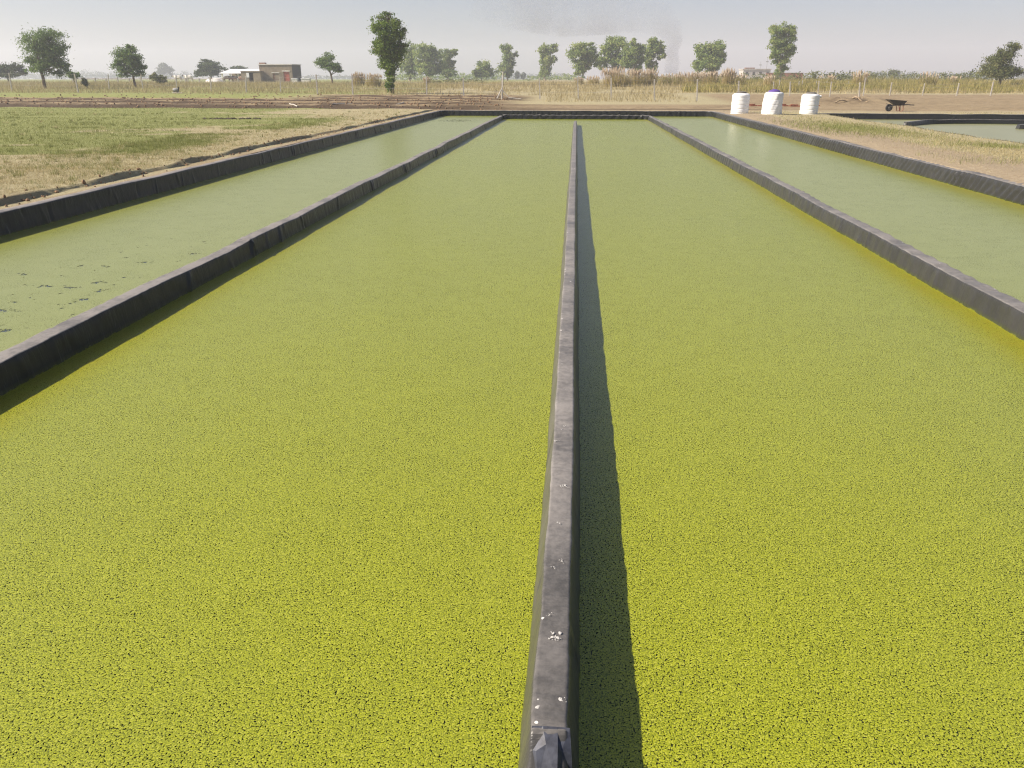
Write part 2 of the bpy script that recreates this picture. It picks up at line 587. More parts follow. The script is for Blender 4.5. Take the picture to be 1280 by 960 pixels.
gx = lines((-3000, -300, 300), (-300, -90, 15), (-90, -40, 1.0), (-40, -10, .4), (-10, -8.9, .1), (-8.9, -8.4, .035), (-8.4, XL_OUT - .12, .06))
gx += [XL_OUT - .115, XL_OUT - .105]
gx += lines((-7.5, 7.6, .9)) + [XR_OUT + .105, XR_OUT + .115]
gx += lines((XR_OUT + .2, 12, .2), (12, 40, .28), (40, 90, 1.0), (90, 300, 15), (300, 3001, 300))
gy = lines((-300, -20, 40), (-20, Y_NEAR - .2, 1.0)) + [Y_NEAR - .105, Y_NEAR - .095]
gy += lines((Y_NEAR + .3, 12, .5), (12, 20, .25), (20, Y_FAR_OUT, .2)) + [Y_FAR_OUT + .105, Y_FAR_OUT + .115]
gy += lines((Y_FAR_OUT + .25, 82, .25), (82, 125, .8), (125, 300, 6), (300, 3001, 150))
gx = np.array(sorted(gx)); gy = np.array(sorted(gy))
GX, GY = np.meshgrid(gx, gy)
GZ = tz(GX, GY)
nx, ny = len(gx), len(gy)
ii = np.arange(ny - 1)[:, None]; jj = np.arange(nx - 1)[None, :]
a = ii * nx + jj
GF = np.stack([a, a + 1, a + 1 + nx, a + nx], -1).reshape(-1, 4)
# zones: r ploughed / bare brown soil, g green, b pale sandy bank
mt, _ = tilled(GX, GY)
rsoil = sstep(48.8, 50.5, GY + 1.2 * (fbm(GX * .4, GY * .4) - .5)) * sstep(82, 78, GY + 2 * (fbm(GX * .2, GY * .2) - .5)) * sstep(8, 14, GX)
msoil = sstep(Y_FAR_OUT + .4, Y_FAR_OUT + 2.0, GY) * sstep(60, 56, GY + 3 * (fbm(GX * .2, GY * .3) - .5)) * sstep(-22, -10, GX) * sstep(16, 10, GX) * .85
step = sstep(XL_OUT - .95, XL_OUT - .55, GX) * sstep(XL_OUT + .3, XL_OUT - .1, GX) * .5 * sstep(.4, .6, fbm(GX * 2, GY * .8, 3))
soil = np.clip(np.maximum(np.maximum(mt, rsoil * .8), np.maximum(msoil, step)), 0, 1)
greenL = gmask(GX, GY) * sstep(XL_OUT - 1.0, XL_OUT - 3.0, GX) * (1 - mt)
green_band = sstep(70, 72, GY + .045 * (GX + 20)) * sstep(80, 77, GY + .045 * (GX + 20)) * sstep(-18, -30, GX)


def green_right(x, y):
    p0 = onz(1060, 161); p1 = onz(1275, 184)
    g = .9 * np.exp(-(((x - p0.x) / 2.0) ** 2 + ((y - p0.y) / 4.0) ** 2)) + .8 * np.exp(-(((x - p1.x) / 1.5) ** 2 + ((y - p1.y) / 1.0) ** 2))
    return g


def far_green(x, y):
    return sstep(84, 90, y) * sstep(120, 100, y) * sstep(22, 34, x) * .55 + sstep(150, 180, y) * .35 * sstep(.45, .6, fbm(x * .02, y * .02))


green = np.clip(greenL + green_band + .8 * green_right(GX, GY) + far_green(GX, GY), 0, 1)
sand = sstep(2.6, 1.2, GX - XR_OUT + .8 * (fbm(GX * .7, GY * .7) - .5)) * sstep(-.2, .1, GX - XR_OUT) * sstep(49, 47, GY)
sand = np.maximum(sand, .8 * sstep(Y_FAR_OUT - .3, Y_FAR_OUT + .2, GY) * sstep(Y_FAR_OUT + 2.2, Y_FAR_OUT + .8, GY) * sstep(-14, -8, GX) * sstep(40, 30, GX))
sand = np.maximum(sand, .8 * sstep(XL_OUT - .4, XL_OUT - .25, GX) * sstep(XL_OUT + .2, XL_OUT, GX))
_m, _yc = tilled(GX, GY)
moist = _m * sstep(.46, .70, .5 + .42 * np.sin(_yc * 2 * np.pi / 4.3 + 2.0) + .55 * (fbm(GX * .5, GY * 1.6, 4) - .5))
moist = np.maximum(moist, .75 * _m * sstep(54.5, 51.5, _yc) * sstep(.38, .55, fbm(GX * .8, GY * 1.2, 3)))
moist = np.maximum(moist, .9 * np.exp(-(((GX - HEAP[0]) / 3.2) ** 2 + ((GY - HEAP[1]) / 1.8) ** 2)) * sstep(.4, .6, fbm(GX * .9, GY * .9, 3)))
track = msoil * sstep(.56, .66, fbm(GX * .12, GY * .75, 4)) * .8
moist = np.maximum(moist, track)
rowgreen = _m * sstep(60, 66, _yc) * sstep(-14, -30, GX) * sstep(.45, .6, .5 + .4 * np.sin(_yc * 2 * np.pi / 4.3 + 1.0))
soil = soil * (1 - rowgreen); green = np.maximum(green, rowgreen)
zone = np.stack([soil, green, sand, np.ones_like(soil)], -1).reshape(-1, 4)


def mat_ground():
    t = NT('ground_soil_and_grass')
    P = t.pos()
    z = t.n('ShaderNodeSeparateColor'); t.l(t.attr('zone').outputs['Color'], z.inputs[0])
    n0 = t.noise(P, .35, 5, .6); n1 = t.noise(P, 2.6, 6, .65); n2 = t.noise(P, 17, 5, .7); n3 = t.noise(P, 70, 3, .7)
    straw = t.mix(t.ss(n2, .3, .7), (0.2335, 0.2030, 0.1144), (0.4237, 0.3806, 0.2339))
    straw = t.mix(t.math('MULTIPLY', t.ss(n1, .5, .75), .6), straw, (0.2173, 0.1692, 0.1039))
    straw = t.mix(t.math('MULTIPLY', t.ss(n3, .62, .8), .6), straw, (0.1086, 0.0798, 0.0455))
    soil = t.mix(t.ss(n1, .3, .7), (0.1794, 0.1351, 0.0798), (0.2910, 0.2290, 0.1391))
    soil = t.mix(t.math('MULTIPLY', t.ss(n2, .5, .75), .55), soil, (0.0970, 0.0642, 0.0386))
    soil = t.mix(t.math('MULTIPLY', t.ss(n0, .45, .65), .5), soil, (0.3007, 0.2404, 0.1481))
    soil = t.mix(t.math('MULTIPLY', t.attr('moist').outputs['Fac'], .88), soil, t.mix(n2, (0.0272, 0.0191, 0.0134), (0.0679, 0.0445, 0.0291)))
    green = t.mix(t.ss(n2, .3, .7), (0.1382, 0.1685, 0.0430), (0.2764, 0.2809, 0.1142))
    sand = t.mix(t.ss(n2, .3, .7), (0.2425, 0.1887, 0.1210), (0.3492, 0.2915, 0.2016))
    sand = t.mix(t.math('MULTIPLY', t.ss(n1, .52, .72), .5), sand, (0.2037, 0.1505, 0.0952))
    j = t.math('MULTIPLY', t.math('SUBTRACT', n2, .5), .9)
    gm = t.ss(t.math('ADD', z.outputs[1], t.math('ADD', j, t.math('MULTIPLY', t.math('SUBTRACT', n1, .5), 1.3))), .3, .9)
    c = t.mix(gm, straw, green)
    c = t.mix(t.ss(t.math('ADD', z.outputs[2], j), .25, .75), c, sand)
    c = t.mix(t.ss(t.math('ADD', z.outputs[0], j), .3, .7), c, soil)
    h = t.math('ADD', t.math('MULTIPLY', n2, .6), t.math('MULTIPLY', n3, .4))
    return t.done(t.bsdf(c, .95, .15, t.bump(h, .8, .04)))


ground = mesh_np('ground', np.stack([GX, GY, GZ], -1).reshape(-1, 3), GF, mat_ground(), attrs={'zone': ('FLOAT_COLOR', zone), 'moist': ('FLOAT', moist.ravel())}, smooth=True)
struct(ground)

# ------------------------------------------------------------------ water and duckweed
def sheet(name, rects, z, mat):
    V, F = [], []
    for (x0, x1, y0, y1) in rects:
        k = len(V)
        V += [(x0, y0, z), (x1, y0, z), (x1, y1, z), (x0, y1, z)]
        F.append((k, k + 1, k + 2, k + 3))
    return mesh_np(name, V, F, mat)


inner = [(XL_IN - .08, XR_IN + .08, Y_NEAR, Y_FAR_IN + .06)]
outer = [(XL_OUT - .06, XL_IN - .08, Y_NEAR, Y_FAR_OUT + .05), (XR_IN + .08, XR_OUT + .06, Y_NEAR, Y_FAR_OUT + .05),
         (XL_IN - .08, XR_IN + .08, Y_FAR_IN + .06, Y_FAR_OUT + .05)]
struct(sheet('inner_pond_water', inner, WATER_Z - .003, M_WATER))
struct(sheet('outer_channel_water', outer, WATER_Z - .003, M_WATER))
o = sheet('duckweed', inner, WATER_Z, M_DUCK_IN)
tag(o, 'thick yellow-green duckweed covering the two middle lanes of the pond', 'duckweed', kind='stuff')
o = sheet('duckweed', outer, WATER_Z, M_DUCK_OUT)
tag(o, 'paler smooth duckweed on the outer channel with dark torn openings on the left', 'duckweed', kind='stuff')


def mat_pond2():
    t = NT('murky_green_water')
    P = t.pos(); n = t.noise(P, .5, 4, .6)
    return t.done(t.bsdf(t.mix(n, (0.20, 0.205, 0.10), (0.26, 0.26, 0.135)), .34, .35, t.bump(t.noise(P, 6, 3, .6), .08, .01)))


o = mesh_np('round_pond_water', [(x, y, WATER_Z) for x, y in [(PP[0][0] - 1.5, PP[:, 1].max() + .3), (PP[0][0] - 1.5, PP[:, 1].min() - .5), (PP[:, 0].max() + .5, PP[:, 1].min() - .5), (PP[:, 0].max() + .5, PP[:, 1].max() + .6)]], [(0, 1, 2, 3)], mat_pond2())
struct(o)

# ------------------------------------------------------------------ lined walls
def rounded(path, r, n=8):
    out = [Vector(path[0])]
    for i in range(1, len(path) - 1):
        p0, p1, p2 = (Vector(path[k]) for k in (i - 1, i, i + 1))
        a = (p0 - p1).normalized(); b = (p2 - p1).normalized()
        s, e = p1 + a * r, p1 + b * r
        for k in range(n + 1):
            u = k / n
            out.append(s * (1 - u) ** 2 + p1 * 2 * u * (1 - u) + e * u * u)
    out.append(Vector(path[-1]))
    return np.array([(p[0], p[1]) for p in out])


def resample(path, ds):
    seg = np.hypot(*np.diff(path, axis=0).T); s = np.concatenate([[0], np.cumsum(seg)])
    L = s[-1]
    if callable(ds):
        q = [0.0]
        while q[-1] < L:
            x = np.interp(q[-1], s, path[:, 0]); y = np.interp(q[-1], s, path[:, 1])
            q.append(q[-1] + ds(x, y))
        q = np.array(q[:-1] + [L])
    else:
        q = np.linspace(0, L, int(L / ds) + 2)
    return np.stack([np.interp(q, s, path[:, 0]), np.interp(q, s, path[:, 1])], -1), q


def wall(name, label, path, prof, mat, folds=3.0, amp=.012, slant=(-.25, .25), sag=.012, ends=(0, 0), seed=1, side=1, width=(.02, .06), cat='pond wall', meander=.012, pleat=None, rough_=.012):
    """sweep a liner profile; prof is a list of (offset, z above water); folds per metre ripple the cover"""
    g = np.random.default_rng(seed)
    P, q = resample(np.asarray(path, float), lambda x, y: float(np.clip(.010 + .0010 * max(y - 5, 0), .010, .026)))
    T = np.gradient(P, axis=0); T /= np.hypot(T[:, 0], T[:, 1])[:, None] + 1e-9
    N = np.stack([T[:, 1], -T[:, 0]], -1) * side          # to the right of travel
    prof = np.array(prof, float)
    # densify the profile
    pr = [prof[0]]
    for i in range(1, len(prof)):
        d = np.hypot(*(prof[i] - prof[i - 1])); k = max(1, int(d / .035))
        for u in range(1, k + 1): pr.append(prof[i - 1] + (prof[i] - prof[i - 1]) * u / k)
    pr = np.array(pr)
    tn = np.gradient(pr, axis=0); tn /= np.hypot(tn[:, 0], tn[:, 1])[:, None]
    nn = np.stack([-tn[:, 1], tn[:, 0]], -1)
    if nn[len(nn) // 2, 1] < 0: nn = -nn
    L = q[-1]
    m, k = len(P), len(pr)
    sg = q[:, None]; zz = pr[None, :, 1]; arc = np.concatenate([[0], np.cumsum(np.hypot(*np.diff(pr, axis=0).T))])[None, :]
    D = np.zeros((m, k))
    nf = int(L * folds)
    pos = g.uniform(0, L, nf); am = g.uniform(.2, 1, nf) ** 2 * amp * g.choice([1, 1, -.7], nf)
    wd = g.uniform(*width, nf); sl = g.uniform(*slant, nf); ph = g.uniform(0, 1, nf)
    LA = float(arc.max()); ac = g.uniform(.12, .88, nf) * LA; aw = g.uniform(.10, .24, nf)
    for i in range(nf):
        lo, hi = np.searchsorted(q, [pos[i] - .6, pos[i] + .6])
        if hi <= lo: continue
        c = pos[i] + sl[i] * (zz - .1) * (1 if ph[i] < .8 else -1)
        u = (sg[lo:hi] - c) / wd[i]
        # sharp on one side, soft on the other
        D[lo:hi] += am[i] * np.where(u < 0, np.exp(-(u * 1.9) ** 2), np.exp(-(u * .8) ** 2)) * np.exp(-((arc - ac[i]) / aw[i]) ** 4)
    D *= 1 - .6 * sstep(-.045, -.01, zz - pr[:, 1].max()) * (cat != 'pond bank')
    if pleat:
        sp_, pa, psl = pleat
        ph_ = sg / sp_ + psl * (zz - .15) / sp_ + 1.3 * (fbm(sg * 1.3 + seed, zz * 2, 3) - .5)
        tri_ = np.abs(2 * (ph_ - np.floor(ph_)) - 1) ** .8
        D += pa * tri_ * (.35 + 1.1 * vnoise(sg * .9 + seed, zz * 0)) 
    D += rough_ * (fbm(sg * 2.5 + seed, arc * 4, 3) - .5) + .007 * (fbm(sg * 13, arc * 8 + seed, 2) - .5)
    D *= np.clip((zz + .08) / .12, .15, 1)
    if cat == 'pond bank': D *= np.where(zz > .27, .35, 1.0)
    zt = sag * 2 * (fbm(q * .8 + seed * 3, q * 0, 3) - .5)[:, None] * np.clip(zz / pr[:, 1].max(), 0, 1)
    off = pr[None, :, 0] + D * nn[None, :, 0] + (meander * 2 * (fbm(q * .5 + 7, q * 0 + seed, 3) - .5))[:, None]
    z = zz + D * nn[None, :, 1] + zt
    # tucked ends
    for e, le in ((0, ends[0]), (1, ends[1])):
        if le:
            dd = (q if e == 0 else L - q)[:, None]
            f = np.clip(dd / le, 0, 1)
            ew = np.abs(pr[None, :, 0]) / np.abs(pr[:, 0]).max()
            drop = (1 - f) ** 1.15 * (pr[:, 1].max() + .14) * (.82 + .55 * ew ** 1.5) - .016 * np.exp(-((pr[None, :, 0] - .012 - .1 * (1 - f)) / .012) ** 2) * np.sin(f * np.pi)
            z = np.where(z > -.1, np.maximum(z - drop, -.16), z)
            off = off * (1 + .28 * (1 - f)) + .012 * np.sin(dd * 60 + zz * 25) * (1 - f) * np.sign(pr[None, :, 0])
    X = P[:, None, 0] + N[:, None, 0] * off; Y = P[:, None, 1] + N[:, None, 1] * off
    V = np.stack([X, Y, z + WATER_Z], -1).reshape(-1, 3)
    i = np.arange(m - 1)[:, None]; j = np.arange(k - 1)[None, :]
    a = i * k + j
    F = np.stack([a, a + 1, a + 1 + k, a + k], -1).reshape(-1, 4)
    if side < 0: F = F[:, ::-1]
    o = mesh_np(name, V, F, mat, smooth=True)
    tag(o, label, cat)
    return o


def sym(hb, ht, h):
    half = [(hb + .03, -.4), (hb, 0.0), (ht + .006, h - .030), (ht + .001, h - .010), (ht - .002, h - .004), (ht - .008, h - .0005), (ht - .014, h)]
    return [(-x, z) for x, z in half] + [(0, h + .001)] + [(x, z) for x, z in reversed(half)]


P_CENTRE = sym(.098, .057, .205)
P_DIV = sym(.115, .082, .205)
P_BANK = [(0.03, -.5), (.01, 0.0), (-.015, .2), (-.020, .285), (-.024, .297), (-.034, .303), (-.06, .306), (-.14, .308), (-.19, .305), (-.215, .25)]

centre_wall = wall('pond_divider_wall', 'narrow black-lined divider wall running up the middle, speckled with white droppings', [(XC, 1.55), (XC - .002, 20), (XC, 38.7)], P_CENTRE, M_LINER_C, folds=11, amp=.0065, slant=(-.6, .6), ends=(.24, .25), seed=3, sag=.008, width=(.008, .035))
XLm, XRm = XL_IN - .115, XR_IN + .115
RING = rounded([(XLm, Y_NEAR), (XLm, Y_FAR_IN + .115), (XRm, Y_FAR_IN + .115), (XRm, Y_NEAR)], .5)
Yc = Y_FAR_IN - .55
wall('pond_divider_wall', 'black-lined divider wall left of the middle lanes, its dark side casting shade on duckweed', [(XLm, Y_NEAR), (XLm, Yc)], P_DIV, M_LINER, folds=7, amp=.026, slant=(-.6, .6), sag=.017, seed=5, meander=.03)
wall('pond_divider_wall', 'sunlit grey liner divider wall right of the middle lanes, wrinkled face', [(XRm, Y_NEAR), (XRm, Yc)], P_DIV, M_LINER_B, folds=11, amp=.018, slant=(-.2, .2), sag=.018, seed=8, meander=.02, pleat=(.33, .010, .05))
wall('pond_end_wall', 'black-lined wall closing the far end of the two middle lanes', RING[[i for i, p in enumerate(RING) if p[1] >= Yc - .001]], P_DIV, M_LINER, folds=6, amp=.035, slant=(-1.4, .2), sag=.014, seed=9, pleat=(.45, .025, -.9))
wall('pond_bank_wall', 'dark shaded liner on the left outer bank beside the grass field', [(XL_OUT, Y_NEAR), (XL_OUT, Y_FAR_OUT - .6)], P_BANK, M_LINER, folds=7, amp=.026, slant=(-.4, .4), sag=.014, seed=12, cat='pond bank')
wall('pond_bank_wall', 'liner of the right outer bank gathered in slanting pleats below the sandy path', [(XR_OUT, Y_NEAR), (XR_OUT, Y_FAR_OUT - 1.6)], P_BANK, M_LINER_W, folds=4.0, amp=.04, slant=(.45, 1.1), sag=.016, seed=14, side=-1, width=(.03, .065), pleat=(.24, .034, .75), cat='pond bank')
wall('pond_bank_wall', 'black liner of the far outer bank below bare brown earth', rounded([(XL_OUT, Y_FAR_OUT - .6), (XL_OUT, Y_FAR_OUT), (XR_OUT, Y_FAR_OUT), (XR_OUT, Y_FAR_OUT - 1.6)], .55), P_BANK, M_LINER, folds=5, amp=.035, slant=(-.2, .2), sag=.016, pleat=(.35, .022, .1), seed=15, side=1, cat='pond bank')
wall('pond_bank_wall', 'liner of the near bank under the viewpoint', [(XL_OUT, Y_NEAR), (XR_OUT, Y_NEAR)], P_BANK, M_LINER, folds=3, amp=.015, seed=16, side=1, cat='pond bank')
# second pond
wall('pond_bank_wall', 'long black liner bank of the smaller pond below the wheelbarrow', [(PP[0][0] - .6, PP[0][1] - .1), (PP[-1][0], PP[-1][1])], P_BANK, M_LINER, folds=4, amp=.025, slant=(.2, .8), sag=.02, seed=21, side=1, cat='pond bank')
c0, c1, c2, c3 = onz(1131, 152.5, -.1), onz(1160, 149.6, -.1), onz(1220, 149.4, -.1), onz(1330, 150.6, -.1)
wall('pond_divider_wall', 'curved black divider wall with a free end inside the smaller pond', rounded([c0.xy, c1.xy, c2.xy, c3.xy], 1.2, 10), P_DIV, M_LINER, folds=3, amp=.02, sag=.02, ends=(.15, 0), seed=22)
d0 = onz(1272, 161.5, WATER_Z)
wall('pond_divider_wall', 'short grey wall end at the right frame edge in the smaller pond', [(d0.x, d0.y + .1), (d0.x + 8, d0.y + .1)], sym(.15, .13, .2), M_LINER_B, folds=2, amp=.01, sag=.01, ends=(.05, 0), seed=23)

# sheet folded over the near end of the centre wall: flat creased facets
gf = np.random.default_rng(31)
us, vs = [-1.0, -.55, -.15, .3, .62, 1.0], [0.0, .22, .5, .8, 1.0]
V, F = [], []
for iv, v in enumerate(vs):
    yy = 1.80 - .22 * v
    f_ = min(1.0, (yy - 1.55) / .24)
    drop = (1 - f_) ** 1.15 * .345
    for iu, u in enumerate(us):
        hw_ = .058 + .030 * v
        ed_ = abs(u) == 1.0
        zz_ = WATER_Z + .2095 - drop * (.80 + .38 * abs(u) ** 1.5) + (gf.uniform(-.003, .011) if not ed_ and 0 < v else -.002 * ed_)
        V.append((XC + u * hw_ + (0 if ed_ else gf.uniform(-.008, .008)), yy + (gf.uniform(-.012, .012) if v > 0 else 0), zz_))
nu = len(us)
for iv in range(len(vs) - 1):
    for iu in range(nu - 1):
        a_ = iv * nu + iu
        q4 = (a_, a_ + nu, a_ + nu + 1, a_ + 1)
        if (iu + iv) % 2: F += [(q4[0], q4[1], q4[2]), (q4[0], q4[2], q4[3])]
        else: F += [(q4[0], q4[1], q4[3]), (q4[1], q4[2], q4[3])]
fl_ = mesh_np('folded_end_flap', V, F, M_FLAP, centre_wall)
fl_['label'] = 'creased black sheet folded over the near end'

# dried droppings on the centre wall
g = np.random.default_rng(5)
bm = bmesh.new()
spots = [(693, 795, 2.2), (690, 801, 1.6), (697, 800, 1.0), (676, 884, 2.0), (690, 878, 1.0), (702, 877, 1.3), (683, 866, 1.2), (692, 864, .8), (695, 848, .7), (687, 770, .9), (702, 704, 1.1), (693, 712, .9), (700, 702, .8), (706, 488, 1.0), (700, 500, 1.3), (699, 538, 1.5), (694, 552, 1.6), (704, 609, 1.8), (699, 655, 1.0), (704, 610, 1.2), (707, 534, 1.0), (702, 456, 1.2)]
for (px, py, r) in spots:
    c = onz(px, py, WATER_Z + .2)
    for k in range(g.integers(4, 10)):
        rr = .0019 * r * g.uniform(.4, 1.3)
        v = bmesh.ops.create_icosphere(bm, subdivisions=1, radius=rr)['verts']
        ox, oy = g.normal(0, .006 * r, 2)
        xx = float(np.clip(c.x + ox, XC - .045, XC + .045))
        ex, ey, ro = g.uniform(.7, 1.5), g.uniform(.9, 2.2), g.uniform(-.8, .8)
        for q_ in v:
            wob = g.uniform(.75, 1.25)
            a_, b_ = q_.co.x * ex * wob, q_.co.y * ey * wob
            q_.co = Vector((a_ * math.cos(ro) - b_ * math.sin(ro) + xx, a_ * math.sin(ro) + b_ * math.cos(ro) + c.y + oy, max(q_.co.z, -.2 * rr) * .26 + WATER_Z + .2085))
o = obj_bm('dried_droppings', bm, M_DROP)
tag(o, 'scattered white bird droppings dried on the middle divider wall', 'droppings', kind='stuff')

# ------------------------------------------------------------------ blades of grass
def blades(name, P, h, w, lean, mat, tint, label=None, parent=None, cat=None):
    n = len(P)
    th = rng.uniform(0, 2 * np.pi, n); la = rng.uniform(0, 2 * np.pi, n)
    wv = np.stack([np.cos(th), np.sin(th), np.zeros(n)], -1) * (w / 2)[:, None]
    l = lean * rng.uniform(.2, 1, n)
    tip = np.stack([np.cos(la) * h * l, np.sin(la) * h * l, h * np.sqrt(np.clip(1 - (l * .8) ** 2, .1, 1))], -1)
    V = np.stack([P - wv, P + wv, P + tip], 1).reshape(-1, 3)
    F = np.arange(3 * n).reshape(-1, 3)
    o = mesh_np(name, V, F, mat, parent, attrs={'tint': ('FLOAT', np.repeat(tint, 3))})
    if label: tag(o, label, cat, kind='stuff')
    return o


def scatter_view(n, px0, px1, py0, py1):
    """points on the ground spread over a patch of the picture (denser near, like perspective needs)"""
    px = rng.uniform(px0, px1, n); py = rng.uniform(py0, py1, n)
    D = np.stack([(px - 640) / 960., (480 - py) / 960., -np.ones(n)], -1) @ np.array(RM).T
    t = -CAM_Z / D[:, 2]
    x = D[:, 0] * t; y = D[:, 1] * t
    for _ in range(3):
        z = tz(x, y); t = (z - CAM_Z) / D[:, 2]; x = D[:, 0] * t; y = D[:, 1] * t
    return x, y, tz(x, y)


def green_left(x, y):
    m, _ = tilled(x, y)
    return gmask(x, y) * sstep(XL_OUT - 1.0, XL_OUT - 3.0, x) * (1 - m)


def ok_left(x, y):
    m, _ = tilled(x, y)
    return (x < XL_OUT - .62) & (m < .3) & (y > 5)


def area_points(n, x0, x1, y0, y1, p=1.0):
    """uniform in x, thinning with distance"""
    u = rng.random(n)
    y = (y0 ** -p + u * (y1 ** -p - y0 ** -p)) ** (-1 / p)
    x = rng.uniform(x0, x1, n)
    return x, y


# left field, short grass
x, y, z = scatter_view(330000, -60, 640, 128, 300)
k = ok_left(x, y) & (y < 60); x, y, z = x[k], y[k], z[k]
gl = green_left(x, y) + .25 * (fbm(x * .9, y * .9, 3) - .5)
r = rng.random(len(x))
kg = r < gl * .85
ks = (~kg) & (rng.random(len(x)) < .40)
sz = np.clip(y / 18, .8, 2.2)
hg = rng.uniform(.025, .075, len(x)) * (1 + .7 * sstep(.55, .7, fbm(x * .5, y * .5)))
blades('grass', np.stack([x, y, z], -1)[kg], hg[kg], (.006 * sz)[kg], np.full(kg.sum(), .8), M_GRASS, np.clip(rng.normal(.45, .22, kg.sum()) - .25 * (gl[kg] - .6), 0, 1), 'short green grass in patches over the left field', cat='grass')
blades('dry_grass', np.stack([x, y, z], -1)[ks], rng.uniform(.015, .05, ks.sum()), (.006 * sz)[ks], np.full(ks.sum(), 1.0), M_STRAW, np.clip(rng.normal(.5, .22, ks.sum()), 0, 1), 'short dry straw-coloured grass between green patches of the left field', cat='dry grass')
# single tufts standing out of the left field
nt = 1500
cx_, cy_, cz_ = scatter_view(nt, -60, 620, 140, 290)
kk = ok_left(cx_, cy_) & (cy_ < 48); cx_, cy_ = cx_[kk], cy_[kk]
nb_ = 16
x = np.repeat(cx_, nb_) + rng.normal(0, .05, len(cx_) * nb_); y = np.repeat(cy_, nb_) + rng.normal(0, .05, len(cx_) * nb_)
hsz = np.repeat(rng.uniform(.05, .15, len(cx_)), nb_) * rng.uniform(.5, 1.1, len(x))
isg = np.repeat(rng.random(len(cx_)) < .35 + .5 * green_left(cx_, cy_), nb_)
P_ = np.stack([x, y, tz(x, y)], -1); wv_ = .009 * np.clip(y / 18, .8, 2.2)
blades('grass_tufts', P_[isg], hsz[isg], wv_[isg], np.full(isg.sum(), .75), M_GRASS, np.clip(rng.normal(.3, .2, isg.sum()), 0, 1), 'taller dark green tufts dotted over the left field', cat='grass')
blades('dry_tufts', P_[~isg], hsz[~isg] * .8, wv_[~isg], np.full((~isg).sum(), .9), M_STRAW, np.clip(rng.normal(.75, .2, (~isg).sum()), 0, 1), 'pale dry tufts dotted over the left field', cat='dry grass')
# right-hand bank
x, y, z = scatter_view(120000, 880, 1340, 138, 262)
k = (x > XR_OUT + .4) & (sdf2(x, y) > .12) & (y < 48); x, y, z = x[k], y[k], z[k]
sn = sstep(2.6, 1.2, x - XR_OUT + .8 * (fbm(x * .7, y * .7) - .5))
gr = green_right(x, y) * .9 + .35 * (fbm(x * .6, y * .6, 3) - .5)
r = rng.random(len(x)); kg = r < np.clip(gr, 0, .9); ks = (~kg) & (rng.random(len(x)) < .55 * (1 - .93 * sn))
sz = np.clip(y / 18, .8, 2.2)
blades('grass', np.stack([x, y, z], -1)[kg], rng.uniform(.04, .14, kg.sum()), (.007 * sz)[kg], np.full(kg.sum(), .7), M_GRASS, np.clip(rng.normal(.5, .25, kg.sum()), 0, 1), 'green grass patches on the dry strip right of the pond', cat='grass')
blades('dry_grass', np.stack([x, y, z], -1)[ks], rng.uniform(.02, .07, ks.sum()), (.007 * sz)[ks], np.full(ks.sum(), 1.0), M_STRAW, np.clip(rng.normal(.6, .22, ks.sum()), 0, 1), 'yellow straw grass on the strip between the two ponds', cat='dry grass')
# rough dry grass along the fence and beyond
n = 190000
y = rng.uniform(56, 150, n); x = rng.uniform(-1.05, 0.62, n) * (y + 6)
keep = (vnoise(x * .23, y * .3) + .5 * vnoise(x * 1.1, y * 1.1) > .52)
m, _ = tilled(x, y)
keep &= (m < .25) & ~((x > 9) & (y < 81)) & (y > 61 + 3 * (fbm(x * .2, x * 0) - .5) + np.where(x < -25, 18, 0) - np.where((x > -25) & (x < -8), 6, 0) * 0)
x, y = x[keep], y[keep]; z = tz(x, y)
hh = rng.uniform(.15, .55, len(x)) * (.5 + vnoise(x * .35, y * .35)) * np.where(y > 100, 1.25, 1)
tn = np.clip(rng.normal(.42, .25, len(x)), 0, 1)
blades('rough_dry_grass', np.stack([x, y, z], -1), hh, rng.uniform(.02, .045, len(x)) * (y / 85), np.full(len(x), .6), M_STRAW, tn, 'rough knee-high dry grass along and behind the boundary fence', cat='dry grass')
# olive weeds behind the right-hand fence
n = 90000
y = rng.uniform(84, 150, n); x = rng.uniform(.12, .66, n) * (y + 5)
keep = vnoise(x * .16, y * .16) + .4 * vnoise(x * .9, y * .9) > .55
x, y = x[keep], y[keep]; z = tz(x, y)
hh = rng.uniform(.2, .8, len(x)) * (.4 + 1.1 * vnoise(x * .25, y * .25)) * (1 + .6 * sstep(110, 140, y))
blades('weeds', np.stack([x, y, z], -1), hh, rng.uniform(.04, .09, len(x)), np.full(len(x), .55), M_REED, np.clip(rng.normal(.22, .22, len(x)), 0, 1), 'olive and straw weeds growing behind the right-hand fence', cat='weeds')

